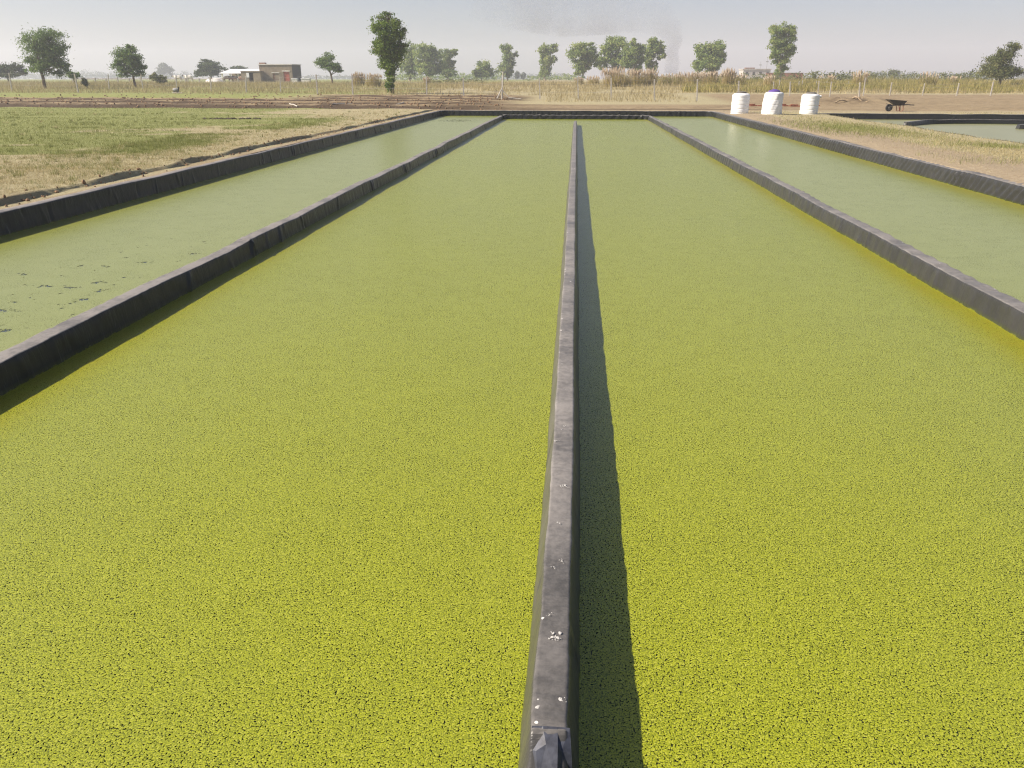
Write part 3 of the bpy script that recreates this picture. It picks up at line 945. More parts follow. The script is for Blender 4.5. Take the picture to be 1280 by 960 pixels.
# straw litter on ploughed strip
# ------------------------------------------------------------------ plumed grass clumps
def clump(px, py_base, wpx, hpx, Y, label, plume=1.0, tone=.45, nb=900, group='plumed grass clumps'):
    b = at(px, py_base, Y); b.z = tz1(b.x, b.y)
    t = thing('plumed_grass_clump', label, 'tall grass', b, group=group)
    wr = wpx * Y / 1033 / 2; H = hpx * Y / 1112
    rad = wr * np.sqrt(rng.random(nb)) * .75; an = rng.uniform(0, 2 * np.pi, nb)
    P = np.stack([rad * np.cos(an), rad * np.sin(an) * .8, np.zeros(nb) - .03], -1)
    h = H * rng.uniform(.35, .85, nb) * (1 - .3 * (rad / wr) ** 2)
    blades('blades', P, h, np.full(nb, .05 * Y / 115), np.full(nb, .45), M_REED, np.clip(rng.normal(tone, .24, nb), 0, 1), parent=t)
    npl = int(70 * plume)
    if npl:
        parts = []
        tint = []
        for k in range(npl):
            r0 = wr * math.sqrt(rng.random()) * .8; a0 = rng.uniform(0, 2 * np.pi)
            p0 = np.array([r0 * math.cos(a0), r0 * math.sin(a0) * .8, 0])
            ln = H * rng.uniform(.75, 1.02) * (1 - .22 * (r0 / wr) ** 2)
            le = rng.normal(0, .06, 2)
            tip = p0 + np.array([le[0] * ln + p0[0] * .25, le[1] * ln + p0[1] * .2, ln])
            q0 = p0 + (tip - p0) * .72
            w0 = .07 * Y / 115
            V, F = tube_np([p0, q0, q0 + (tip - q0) * .4, tip], [.012, .015, w0, .01], 5)
            parts.append((V, F)); tint += [rng.random()] * len(V)
        V, F = join_np(parts)
        mesh_np('plumes', V, F, M_PLUME, t, attrs={'tint': ('FLOAT', tint)})
    return t


CL = [
    (772, 107, 44, 27, 112, 'broad tall grass clump with pinkish plumes right of the fence middle', 1.7, .5, 1700),
    (797, 106, 24, 23, 116, 'tall straw grass clump leaning on the broadest plumed clump', 1.0, .45, 900),
    (812, 105, 20, 24, 118, 'narrow plumed grass clump below the rightmost tree of the grove', .8, .5, 800),
    (833, 103, 26, 17, 122, 'low greenish grass clump below the smoke column', .4, .25, 900),
    (851, 104, 24, 18, 120, 'rounded olive grass clump between smoke and lone round tree', .5, .3, 900),
    (866, 107, 26, 21, 114, 'bushy plumed grass clump just left of the lone round tree', .9, .45, 1000),
    (886, 107, 26, 21, 118, 'pale plumed grass clump under the lone round tree', 1.1, .5, 1000),
    (909, 108, 18, 25, 112, 'upright orange-brown grass clump behind the leftmost white tank', 1.2, .62, 900),
    (924, 107, 18, 17, 120, 'small grass clump in front of the far pale building', .4, .3, 600),
    (960, 109, 14, 17, 110, 'dry yellow grass clump behind the purple-lidded tank', .4, .65, 600),
    (742, 103, 18, 13, 125, 'small pale grass clump left of the broadest plumed clump', .7, .5, 600),
    (724, 102, 14, 11, 128, 'smallest grass clump under the left tree of the grove', .4, .35, 500),
    (448, 100, 18, 19, 118, 'dry grass clump standing left of the tall leafy tree', .9, .6, 800),
    (467, 104, 24, 19, 112, 'wide dry grass clump touching the tall leafy tree on its left', .8, .55, 1000),
    (534, 102, 12, 11, 128, 'little pale grass clump right of the tall leafy tree', .6, .6, 500),
    (1034, 106, 22, 15, 125, 'dim grass clump behind the rightmost white tank', .3, .3, 700),
    (1074, 108, 22, 20, 118, 'brown grass clump with bare stalks behind the soil heap', .6, .5, 800),
    (1160, 106, 24, 19, 118, 'olive grass clump right of the wheelbarrow behind the fence', .4, .25, 800),
    (1192, 106, 16, 14, 122, 'small olive grass clump near the leaning bush at the right', .3, .25, 600),
]
for c in CL:
    clump(c[0], c[1], c[2], c[3], c[4], c[5], c[6], c[7], c[8])


# ------------------------------------------------------------------ trees
EUC = 'eucalyptus trees on the skyline'
def leaf_cloud(lobes, n, size, seed, gap=.0, clumps=26, flat=1.0, spread=.24):
    g = np.random.default_rng(seed)
    vol = np.array([l[3] * l[4] * l[5] for l in lobes]) ** .75 * np.array([l[6] if len(l) > 6 else 1.0 for l in lobes]); vol = vol / vol.sum()
    C, T = [], []
    for l, v in zip(lobes, vol):
        c = np.array(l[:3]); rr = np.array(l[3:6])
        nc = max(5, int(clumps * len(lobes) * v))
        d = g.normal(size=(nc, 3)); d /= np.linalg.norm(d, axis=1)[:, None]
        rad = g.random(nc) ** .42 * (.72 + .36 * g.random(nc))
        cc = c + d * rad[:, None] * rr
        nl = int(n * v / nc)
        for q in range(nc):
            m = int(nl * g.uniform(.4, 1.6))
            p = cc[q] + g.normal(size=(m, 3)) * rr * spread * g.uniform(.55, 1.15) * np.array([1, 1, .75 * flat])
            C.append(p); T.append(np.full(m, g.uniform(.15, .85)))
    P = np.vstack(C); T = np.concatenate(T)
    n = len(P)
    A = g.normal(size=(n, 3)); A /= np.linalg.norm(A, axis=1)[:, None]
    B = np.cross(A, g.normal(size=(n, 3))); B /= np.linalg.norm(B, axis=1)[:, None] + 1e-9
    s = size * g.uniform(.6, 1.4, n)[:, None]
    V = np.stack([P - A * s, P + B * s * .45, P + A * s, P - B * s * .45], 1).reshape(-1, 3)
    F = np.arange(4 * n).reshape(-1, 4)
    tint = np.repeat(np.clip(T + g.normal(0, .16, n), 0, 1), 4)
    return V, F, tint


def tree(name, label, base_px, Y, lobes, leaf, n=4000, size=None, bark=M_BARK, trunk_r=None, seed=0, cat='tree', group=None, lean=0.0, stems=1, spread=.24, clumps=26, base_dz=0.0, limbs=True):
    """lobes: crown masses in photograph pixels (cx, cy, rx, ry), placed at forward distance Y"""
    g = np.random.default_rng(seed + 100)
    b = at(base_px, 100, Y); b.z = tz1(b.x, Y) - .05 + base_dz
    L = []
    lobes = list(lobes)
    if group == EUC:      # leafy skirts low on the stem
        wm = sum(l[2] for l in lobes) / len(lobes)
        lobes.append((base_px, 91, wm * .75, 7, .7)); lobes.append((base_px + wm * .4, 84, wm * .7, 8, .7))
    for lb in lobes:
        cx, cy, rx, ry = lb[:4]
        p = at(cx, cy, Y)
        L.append((p.x - b.x, g.uniform(-.35, .35) * rx * Y / 1033, p.z - b.z, rx * Y / 1033, max(rx, ry * .7) * Y / 1033, ry * Y / 1112, lb[4] if len(lb) > 4 else 1.0))
    t = thing(name, label, cat, b, group=group)
    top = max(l[2] + l[5] for l in L)
    if trunk_r is None: trunk_r = top * .02 + .04
    low = min(L, key=lambda l: l[2] - l[5] * .4)
    parts = []
    for s in range(stems):
        o0 = np.array([g.normal(0, .12 * (s > 0)), g.normal(0, .12 * (s > 0)), 0])
        main = max(L, key=lambda l: l[5])
        tgt = np.array([main[0], main[1], main[2] + main[5] * .3])
        mid = np.array([tgt[0] * .35 + lean, tgt[1] * .4, tgt[2] * .5]) + g.normal(0, .06 * top * .3, 3)
        pts = [o0, o0 * .8 + (mid - o0) * .5 + g.normal(0, .02 * top, 3) * np.array([1, 1, .2]), mid, mid + (tgt - mid) * .5, tgt]
        rs = trunk_r * (1 if s == 0 else .7) * np.array([1.25, 1, .8, .5, .2])
        parts.append(tube_np(pts, rs, 8))
        if limbs:
            for l in L:
                st = np.array(pts[2]) * (1 - .3 * g.random()) + 0
                en = np.array(l[:3])
                parts.append(tube_np([st, st + (en - st) * .5 + g.normal(0, .03 * top, 3), en], trunk_r * np.array([.55, .35, .12]), 6))
                for k in range(4):
                    d = g.normal(size=3); d /= np.linalg.norm(d); d[2] = abs(d[2]) * .8
                    e2 = en + d * np.array(l[3:6]) * .95
                    parts.append(tube_np([en * .8 + st * .2, (en + e2) / 2 + g.normal(0, .02 * top, 3), e2], trunk_r * np.array([.28, .18, .05]), 5))
    V, F = join_np(parts)
    mesh_np('trunk', V, F, bark, t, smooth=True)
    V, F, tn = leaf_cloud(L, int(n * 1.5), (size or Y * .00115) * 1.1, seed, clumps=clumps, spread=spread)
    V[:, 2] = np.maximum(V[:, 2], .05)
    mesh_np('crown', V, F, LEAF[leaf], t, attrs={'tint': ('FLOAT', tn)})
    return t


tree('shrubby_tree', 'low dark spreading tree at the left frame edge', 10, 150, [(4, 86, 16, 8), (22, 85, 10, 7), (30, 89, 6, 4), (8, 92, 16, 5), (24, 92, 10, 4)], 'dark', 2600, seed=1)
tree('acacia_tree', 'large feathery dark green tree near the left frame edge behind the fence', 54, 97, [(46, 55, 18, 17), (63, 46, 17, 12), (70, 62, 14, 13), (44, 74, 13, 13), (66, 78, 16, 14), (78, 84, 9, 9), (57, 65, 16, 14), (40, 86, 9, 8, .8), (72, 90, 10, 7, .8), (56, 82, 13, 10)], 'acacia', 11000, size=.10, seed=2, spread=.27, lean=.05)
tree('acacia_tree', 'medium green tree with leaning trunk left of the grazing cattle', 168, 105, [(156, 68, 13, 11), (153, 82, 12, 11), (166, 77, 12, 12), (176, 83, 9, 9), (163, 62, 8, 8), (158, 91, 10, 6, .8), (172, 92, 9, 5, .8)], 'acacia', 6500, size=.10, seed=3, spread=.25, lean=-.1)
tree('leaning_tree', 'small leaning tree standing right of the mud house', 415, 130, [(408, 73, 10, 8), (402, 78, 8, 7), (419, 84, 8, 6), (411, 82, 9, 7), (424, 86, 5, 5)], 'acacia', 3600, size=.11, seed=4)
tree('leafy_tree', 'tall bright green leafy tree with wispy top beside the fence', 491, 80, [(482, 58, 15, 14, 1.3), (494, 66, 12, 12, 1.2), (479, 39, 15, 13, .45), (492, 42, 14, 14, .5), (486, 80, 12, 12, 1.2), (489, 94, 8, 9, .9), (482, 24, 13, 8, .25), (494, 30, 10, 10, .3), (502, 56, 8, 7, .4), (470, 60, 10, 8, .25), (488, 108, 4, 6, .4), (485, 17, 9, 5, .12), (473, 33, 10, 12, .18), (503, 42, 8, 10, .2)], 'neem', 15000, size=.085, seed=5, spread=.25, stems=3, trunk_r=.11)
tree('leafy_shrub', 'small dense green shrub at the foot of the tall leafy tree', 486, 79.5, [(486, 107, 5, 9), (489, 100, 5, 6)], 'neem', 1800, size=.08, seed=6, cat='shrub', trunk_r=.03)
tree('round_tree', 'rounded dark tree behind the white heap and cattle', 264, 210, [(262, 81, 14, 7), (268, 85, 16, 7), (252, 87, 9, 6), (257, 78, 9, 5), (263, 92, 17, 5), (250, 93, 9, 4)], 'dark', 4200, size=.2, seed=7)
tree('round_tree', 'small dark tree showing above the white shed roof', 298, 260, [(298, 85, 9, 3), (295, 86, 6, 3)], 'dark', 900, size=.24, seed=8)
tree('hazy_tree', 'pale hazy tree far behind between the tree and cattle', 207, 620, [(206, 85, 8, 7), (200, 90, 8, 5), (213, 89, 5, 5)], 'dark', 1500, size=.6, seed=9)
EUC = 'eucalyptus trees on the skyline'
tree('eucalyptus_tree', 'greyish eucalyptus partly hidden by the tall leafy tree', 512, 235, [(512, 66, 9, 13), (508, 82, 9, 12), (516, 86, 8, 10)], 'euc', 3600, seed=10, bark=M_BARK_PALE, group=EUC)
tree('eucalyptus_tree', 'yellowish broad eucalyptus in the middle of the clump right of the leafy tree', 536, 230, [(530, 66, 14, 13), (543, 68, 12, 12), (535, 83, 13, 12), (548, 84, 9, 11), (524, 82, 9, 12)], 'euc', 7500, seed=11, bark=M_BARK_PALE, group=EUC, spread=.2)
tree('eucalyptus_tree', 'eucalyptus with a side tuft ending its clump on the right', 560, 245, [(558, 68, 8, 9), (566, 66, 7, 6), (557, 81, 8, 12), (567, 77, 5, 4), (562, 91, 10, 6)], 'euc', 3800, seed=12, bark=M_BARK_PALE, group=EUC, spread=.2)
tree('skyline_shrub', 'short bushy tree left of the solitary narrow skyline tree', 602, 250, [(603, 84, 9, 8), (610, 91, 12, 6), (597, 91, 8, 6)], 'euc', 2600, seed=13)
tree('eucalyptus_tree', 'narrow dark eucalyptus rising above a short bushy tree', 634, 255, [(633, 62, 9, 8), (636, 76, 10, 11), (632, 88, 10, 9), (645, 67, 4, 5)], 'euc', 4200, seed=14, bark=M_BARK_PALE, group=EUC, spread=.2)
tree('eucalyptus_tree', 'solitary eucalyptus straight above the far end of the middle wall', 682, 245, [(679, 64, 7, 9), (689, 61, 8, 7), (683, 76, 9, 10), (680, 89, 7, 8), (692, 75, 4, 7)], 'euc', 4200, seed=15, bark=M_BARK_PALE, group=EUC, spread=.2)
tree('eucalyptus_tree', 'broad eucalyptus at the left end of the four-tree grove', 727, 205, [(722, 64, 13, 11), (734, 64, 12, 11), (727, 80, 12, 11), (741, 72, 9, 12)], 'euc', 6000, seed=16, bark=M_BARK_PALE, group=EUC, spread=.2)
tree('eucalyptus_tree', 'tallest eucalyptus of the grove above the pinkish plumes', 766, 210, [(765, 58, 13, 13), (775, 55, 10, 10), (757, 68, 9, 13), (770, 74, 11, 12), (751, 78, 9, 10), (781, 77, 10, 10)], 'euc', 5600, seed=17, bark=M_BARK_PALE, group=EUC, spread=.2)
tree('eucalyptus_tree', 'third eucalyptus of the grove with a small pointed top', 794, 205, [(790, 66, 12, 12), (799, 62, 9, 9), (785, 78, 10, 9), (791, 53, 5, 6), (801, 74, 8, 9)], 'euc', 5200, seed=18, bark=M_BARK_PALE, group=EUC, spread=.2)
tree('eucalyptus_tree', 'rightmost eucalyptus of the grove beside the smoke', 815, 215, [(817, 55, 9, 10), (824, 60, 8, 10), (812, 68, 8, 12), (826, 70, 6, 5), (812, 82, 6, 6)], 'euc', 4200, seed=19, bark=M_BARK_PALE, group=EUC, spread=.2)
tree('eucalyptus_tree', 'lone round-headed eucalyptus right of the smoke', 888, 200, [(879, 64, 10, 13), (894, 62, 12, 12), (886, 78, 16, 12), (901, 72, 8, 12), (874, 82, 8, 8)], 'euc', 7000, seed=20, bark=M_BARK_PALE, group=EUC, spread=.2)
tree('eucalyptus_tree', 'tall narrow eucalyptus above the purple-lidded tank', 974, 170, [(971, 38, 10, 10), (986, 40, 9, 10), (975, 54, 12, 12), (984, 62, 10, 12), (972, 68, 9, 10), (976, 80, 10, 10), (990, 48, 5, 10)], 'euc', 8500, size=.17, seed=21, bark=M_BARK_PALE, group=EUC, spread=.21)
tree('leaning_bush', 'big olive bush leaning right at the right frame edge', 1252, 112, [(1250, 78, 16, 14), (1262, 64, 9, 10), (1270, 60, 6, 5), (1240, 90, 19, 11), (1264, 90, 16, 11), (1254, 72, 11, 12)], 'scrub', 8500, size=.10, seed=22, cat='bush', spread=.27)
tree('weed_shrub', 'tiny dark shrub under the large feathery tree on the left', 92, 104, [(92, 94, 7, 4), (88, 93, 4, 4)], 'acacia', 900, size=.1, seed=23, cat='shrub', trunk_r=.03)
tree('weed_shrub', 'small grey-green shrub at the fence between two left trees', 107, 98, [(106, 102, 4, 6)], 'scrub', 700, size=.1, seed=24, cat='shrub', trunk_r=.03)
tree('weed_shrub', 'low green shrub right of the leaning-trunk tree', 200, 118, [(199, 99, 8, 5), (192, 96, 6, 5)], 'scrub', 1300, size=.12, seed=25, cat='shrub', trunk_r=.03)
for i, (px, w, h, lab) in enumerate([(641, 4, 9, 'left of two tiny conical trees on the skyline between the narrow trees'), (654, 5, 10, 'right of two tiny conical trees on the skyline between the narrow trees')]):
    pass
tree('conical_tree', 'left one of two tiny pointed skyline trees right of the narrow dark eucalyptus', 646, 420, [(646, 94, 3, 5)], 'dark', 500, size=.4, seed=26)
tree('conical_tree', 'right one of two tiny pointed skyline trees right of the narrow dark eucalyptus', 654, 420, [(654, 95, 3, 4)], 'dark', 500, size=.4, seed=27)
tree('round_tree', 'tiny rounded tree on the skyline above the wheelbarrow', 1118, 330, [(1118, 92, 6, 5)], 'scrub', 600, size=.32, seed=28)


# far belts of trees and scrub that read as one mass
def belt(name, label, segs, Y, leaf, per, size, seed, cat='scrub'):
    g = np.random.default_rng(seed)
    lob = []
    for (x0, x1, h0, h1) in segs:
        px = x0
        while px < x1:
            h = g.uniform(h0, h1)
            yb = Y * g.uniform(.9, 1.12)
            p = at(px, 100, yb); gz = tz1(p.x, yb)
            H = h * yb / 1112
            lob.append((p.x, yb, gz + H * .45, H * g.uniform(.7, 1.3), H, H * .6))
            px += h * g.uniform(.5, 1.0)
    V, F, tn = leaf_cloud(lob, per * len(lob), size, seed, clumps=14, spread=.3)
    o = mesh_np(name, V, F, LEAF[leaf], attrs={'tint': ('FLOAT', tn)})
    tag(o, label, cat, kind='stuff')
    return o


belt('distant_trees', 'bluish hazy line of distant trees along the horizon', [(-60, 240, 6, 11), (560, 730, 4, 8), (1040, 1330, 5, 9), (380, 470, 4, 6), (830, 1000, 3, 6)], 900, 'dark', 150, .8, 61, cat='trees')
belt('hedge', 'dark green hedge band at the foot of the skyline trees', [(498, 625, 6, 10), (662, 722, 5, 9)], 300, 'euc', 170, .3, 62, cat='hedge')
belt('scrub', 'grey-green scrub band behind the weeds on the right', [(905, 1000, 9, 13), (1000, 1240, 10, 15)], 170, 'scrub', 190, .2, 63)
belt('scrub', 'low green scrub in the middle distance below the grove', [(540, 600, 4, 6), (806, 905, 7, 11)], 150, 'scrub', 130, .16, 64)

# ------------------------------------------------------------------ fences
def post_mesh(bm, base, top, w):
    d = (top - base)
    ax = Vector((1, 0, 0)); ay = d.normalized().cross(ax).normalized(); ax = ay.cross(d.normalized())
    r = []
    for p, s in ((base - d.normalized() * .25, 1.0), (base + d * .97, .9), (top, .7)):
        r.append([bm.verts.new(p + ax * sx * w * s / 2 + ay * sy * w * s / 2) for sx, sy in ((-1, -1), (1, -1), (1, 1), (-1, 1))])
    for a_, b_ in zip(r[:-1], r[1:]):
        for k in range(4):
            bm.faces.new((a_[k], a_[(k + 1) % 4], b_[(k + 1) % 4], b_[k]))
    bm.faces.new(r[-1]); bm.faces.new(r[0][::-1])


def fence(label, posts, w=.11, wires=(.35, .7, .95), name='boundary_fence', mat=M_CONC, wire_r=.006):
    """posts: (x_top, y_top, x_base, y_base) pixels"""
    pts = []
    for (xt, yt, xb, yb) in posts:
        b = on_ground(xb, yb)
        pts.append((b, at(xt, yt, b.y - random.uniform(-.05, .05))))
    o0 = pts[0][0].copy()
    t = thing(name, label, 'fence', o0)
    for b, tp in pts:
        bm = bmesh.new(); post_mesh(bm, b - o0, tp - o0, w * random.uniform(.85, 1.15))
        obj_bm('post', bm, mat, t)
    for f in wires:
        P = []
        for (b, tp), (b2, tp2) in zip(pts[:-1], pts[1:]):
            p, q = b.lerp(tp, f) - o0, b2.lerp(tp2, f) - o0
            for u in (0, .25, .5, .75):
                v = p.lerp(q, u); v.z -= .05 * 4 * u * (1 - u); P.append(v)
        P.append(pts[-1][0].lerp(pts[-1][1], f) - o0)
        V, F = tube_np(P, wire_r, 4)
        mesh_np('wire', V, F, M_WIRE, t)
    return pts


fence('boundary fence of pale posts and wire along the dry grass left and middle', [
    (-32, 90, -29, 113), (11, 91, 15, 114), (93, 92, 98, 116), (135, 93, 136.5, 112), (176, 93, 179, 112), (220, 95, 221, 113), (263, 96, 264, 114), (307, 95, 308, 116), (350, 96, 351, 116), (395, 93, 397, 118), (440, 94, 441, 118), (533, 96, 533.5, 118.5), (579, 97, 579.5, 120), (627.5, 98, 628, 123.5), (674, 97, 675, 124), (722, 96, 723, 124.5), (764, 97, 764, 125), (818, 99, 818, 125.5), (872, 99, 871, 126.5), (923.5, 101, 923, 124)])
fence('boundary fence of thin pale leaning posts right of the tanks', [
    (988, 102, 987, 120), (1024, 101, 1022, 120), (1039.5, 102, 1037, 121), (1075, 103, 1074, 121), (1082, 97, 1079, 120), (1115, 103, 1112, 119.5), (1156, 104, 1153, 119.5), (1199, 104, 1195.5, 120), (1242, 102, 1238, 120), (1286, 103, 1283, 120)], w=.085)
fence('side fence of thin posts running away behind the middle tank', [(967, 102, 967, 115), (975, 100, 973, 113.5), (999, 101.5, 998.5, 112), (1003.5, 100, 1002, 111), (1021, 101, 1020, 110), (1034, 101, 1033.5, 109.5), (1061, 102, 1060, 109)], w=.08, wires=(.5, .9))
# short far fence with rails near the house
FP = [91, 105, 119, 132.5, 147, 161.5, 176, 190.5, 204.5, 219.5, 232, 234.5, 249, 263, 279, 297.5, 309]
t0 = at(FP[0], 100, 148); t0.z = tz1(t0.x, 148)
t = thing('paddock_fence', 'short far paddock fence of pale stubby posts and a rail before the cattle', 'fence', t0)
prev = None
for px in FP:
    b = at(px, 100, 148); b.z = tz1(b.x, 148)
    bm = bmesh.new(); post_mesh(bm, b - t0, b - t0 + Vector((random.uniform(-.05, .05), 0, random.uniform(.85, 1.1))), .24)
    obj_bm('post', bm, M_CONC, t)
    if prev is not None:
        for hz in (.78,):
            a_, b_ = prev - t0 + Vector((0, .0, hz)), b - t0 + Vector((0, .0, hz))
            V, F = tube_np([a_, (a_ + b_) / 2 - Vector((0, 0, .03)), b_], .05, 5)
            mesh_np('rail', V, F, M_BROWN, t)
    prev = b
# braced corner post with guy: pale footing
b = on_ground(628, 124)
t = thing('post_stay', 'pale slanting stay and footing at the thick post near the far left corner', 'post', b)
V, F = tube_np([(-.05, -.1, -.1), (.05, 0, 1.5), (.06, .02, 2.0)], [.06, .055, .05], 6)
mesh_np('stub', V, F, M_CONC, t)
V, F = tube_np([(-.05, -.05, .75), (.5, -.1, .12), (1.5, -.2, .0)], [.03, .035, .04], 6)
mesh_np('stay', V, F, M_CONC, t)
V, F = tube_np([(-.05, -.05, .75), (-.4, -.1, .05)], [.05, .06], 6)
mesh_np('stay', V, F, M_CONC, t)

# ------------------------------------------------------------------ white tanks
def lathe(prof, n=40, wob=None):
    prof = np.array(prof, float); m = len(prof)
    th = np.linspace(0, 2 * np.pi, n, endpoint=False)
    rr = prof[:, 0][:, None] * np.ones(n)[None, :]
    if wob is not None: rr = rr + wob(th[None, :], prof[:, 1][:, None])
    V = np.stack([rr * np.cos(th), rr * np.sin(th), prof[:, 1][:, None] * np.ones(n)], -1).reshape(-1, 3)
    i = np.arange(m - 1)[:, None]; j = np.arange(n)[None, :]
    a = i * n + j; b = i * n + (j + 1) % n
    return V, np.stack([a, b, b + n, a + n], -1).reshape(-1, 4)


def tank(px, py, label, lid, style, lean=0.0, s=1.0):
    b = on_ground(px, py)
    t = thing('water_tank', label, 'tank', b, group='white tanks beside the pond')
    t.rotation_euler = (0, lean, random.uniform(0, 6)) if False else (0, lean, 0)
    H = 1.0 * s; Rr = .46 * s
    z = np.linspace(-.03, H, 90)
    if style == 'ribbed':
        r = Rr * (1 + .012 * np.sin(z * 3.1)) - .015 * np.exp(-((((z - .12) % .19) - .095) / .018) ** 2)
    else:
        r = Rr * (1.03 - .05 * z + .012 * np.sin(z * 5)) - .008 * np.exp(-((((z - .1) % .24) - .12) / .02) ** 2)
    r = np.where(z > H - .1, r - (z - H + .1) ** 2 * 9, r)
    prof = list(zip(r, z)) + [(r[-1] * .6, H + .025), (.02, H + .03)]
    ph = random.uniform(0, 6)
    if style == 'ribbed':
        wob = lambda th, zz: .006 * np.sin(3 * th + ph) + .004 * np.sin(9 * th + zz * 14)
    else:
        wob = lambda th, zz: 0.010 * np.sin(5 * th + zz * 5 + ph) + .006 * np.sin(11 * th - zz * 9) + .004 * np.sin(23 * th + zz * 30)
    V, F = lathe(prof, 56, wob)
    V[:, 0] += .03 * V[:, 2] * (1 if style != 'ribbed' else .35)
    mesh_np('body', V, F, M_TANK if style == 'ribbed' else M_WRAP, t, smooth=True)
    rl = Rr * (.56 if style == 'ribbed' else .58)
    zt = H + .02
    V, F = lathe([(rl, zt), (rl, zt + .05), (rl * .93, zt + .065), (rl * .5, zt + .075 + (.03 if style != 'ribbed' else 0)), (.01, zt + .08 + (.05 if style != 'ribbed' else 0))], 32)
    V[:, 0] += .03 * H * (1 if style != 'ribbed' else .35)
    l = mesh_np('lid', V, F, lid, t, smooth=False)
    V, F = lathe([(rl + .025, zt), (rl + .025, zt + .022), (rl, zt + .026)], 32)
    V[:, 0] += .03 * H * (1 if style != 'ribbed' else .35)
    mesh_np('lid_rim', V, F, lid, l)
    return t


tank(924, 141.5, 'white ribbed tank with flat dark lid nearest the pond corner, leftmost', M_LID_BLACK, 'ribbed', 0.0, .98)
tank(964, 142.5, 'white crumpled tank with a domed purple lid in the middle', M_LID_PURPLE, 'wrap', 0.0, 1.05)
tank(1010.5, 142.5, 'white ribbed tank with dark lid and an outlet stub, rightmost', M_LID_BLACK, 'ribbed', 0.0, 1.0)
tk = bpy.data.objects.get('water_tank.002')
V, F = tube_np([(.38, 0, .87), (.46, -.02, .88), (.53, -.03, .88)], [.07, .07, .07], 10)
mesh_np('outlet_stub', V, F, M_TANK, tk)
V, F = tube_np([(.525, -.03, .88), (.54, -.03, .88)], [.075, .075], 10)
mesh_np('outlet_cap', V, F, M_LID_BLACK, tk)

# ------------------------------------------------------------------ wheelbarrow
b = on_ground(1120, 139.2)
t = thing('wheelbarrow', 'black wheelbarrow standing on bare soil behind the smaller pond', 'wheelbarrow', b)
bm = bmesh.new()


def ringv(pts): return [bm.verts.new(p) for p in pts]


top = [(-.62, -.33, .66), (.40, -.36, .58), (.40, .36, .58), (-.62, .33, .66)]
bot = [(-.18, -.22, .36), (.26, -.24, .34), (.26, .24, .34), (-.18, .22, .36)]
ti = [(x * .97 + (-.003), y * .95, z) for x, y, z in top]; bi = [(x * .95, y * .93, z + .02) for x, y, z in bot]
r1, r2, r3, r4 = ringv(bot), ringv(top), ringv(ti), ringv(bi)
for A_, B_ in ((r1, r2), (r2, r3), (r3, r4)):
    for k in range(4): bm.faces.new((A_[k], A_[(k + 1) % 4], B_[(k + 1) % 4], B_[k]))
bm.faces.new(r1[::-1]); bm.faces.new(r4)
obj_bm('tray', bm, M_BLACKMETAL, t)
for s in (-1, 1):
    V, F = tube_np([(-.42, .07 * s, .22), (-.2, .16 * s, .33), (.3, .24 * s, .35), (.5, .27 * s, .37), (.62, .28 * s, .36)], .021, 8)
    mesh_np('frame_bar', V, F, M_BLACKMETAL, t, smooth=True)
    V, F = tube_np([(.6, .28 * s, .362), (.7, .285 * s, .36), (.84, .29 * s, .355)], .026, 8)
    mesh_np('handle_grip', V, F, M_RUBBER, t, smooth=True)
    V, F = tube_np([(.02, .2 * s, .35), (.12, .22 * s, .02), (.2, .22 * s, .0), (.30, .22 * s, .05), (.26, .22 * s, .34)], .02, 8)
    mesh_np('leg', V, F, M_RUST, t, smooth=True)
w = mesh_np('wheel', *lathe([(.10, -.045), (.17, -.05), (.195, -.03), (.205, 0), (.195, .03), (.17, .05), (.10, .045), (.10, -.045)], 28), M_RUBBER, t, smooth=True)
w.location = (-.43, 0, .2); w.rotation_euler = (R(90), 0, 0)
rm = mesh_np('rim', *lathe([(.02, -.05), (.03, -.05), (.035, -.012), (.102, -.02), (.102, .02), (.035, .012), (.03, .05), (.02, .05)], 24), M_RIM, w, smooth=True)
V, F = tube_np([(-.66, -.04, .42), (-.55, -.12, .40), (-.36, -.1, .27)], .014, 6)
mesh_np('wheel_guard', V, F, M_BLACKMETAL, t)

# ------------------------------------------------------------------ house and sheds
YH = 165.0


def wx(px, Y): return at(px, 100, Y).x


def wz(px, py, Y): return at(px, py, Y).z


x0, x1 = wx(325.5, YH), wx(366, YH)
zg = tz1((x0 + x1) / 2, YH) - .15
ztop = wz(345, 81, YH)
hs_o = thing('mud_house', 'flat-roofed mud brick house with red door and dark side wall', 'house', ((x0 + x1) / 2, YH, zg))
cx, cy = (x0 + x1) / 2, YH
xl, xr = x0 - cx, x1 - cx
HT = ztop - zg
dep = 5.6
dx0, dx1 = wx(355, YH) - cx, wx(362.5, YH) - cx; dz1 = wz(358, 89.5, YH) - zg
wx0, wx1 = wx(341.5, YH) - cx, wx(349, YH) - cx; wz0, wz1 = wz(345, 99.5, YH) - zg, wz(345, 91.5, YH) - zg


def wall_with_openings(name, xa, xb, z0, z1, th, openings, mat, parent, y=0.0):
    """front wall panel in the x-z plane built round its openings"""
    xs = sorted({xa, xb, *[o_[0] for o_ in openings], *[o_[1] for o_ in openings]})
    bm = bmesh.new()
    for a_, b_ in zip(xs[:-1], xs[1:]):
        op = [o_ for o_ in openings if o_[0] <= a_ + 1e-6 and o_[1] >= b_ - 1e-6]
        if not op:
            bm_box(bm, a_, b_, y, y + th, z0, z1)
        else:
            _, _, q0, q1 = op[0]
            if q0 > z0 + .01: bm_box(bm, a_, b_, y, y + th, z0, q0)
            bm_box(bm, a_, b_, y, y + th, q1, z1)
    return obj_bm(name, bm, mat, parent)


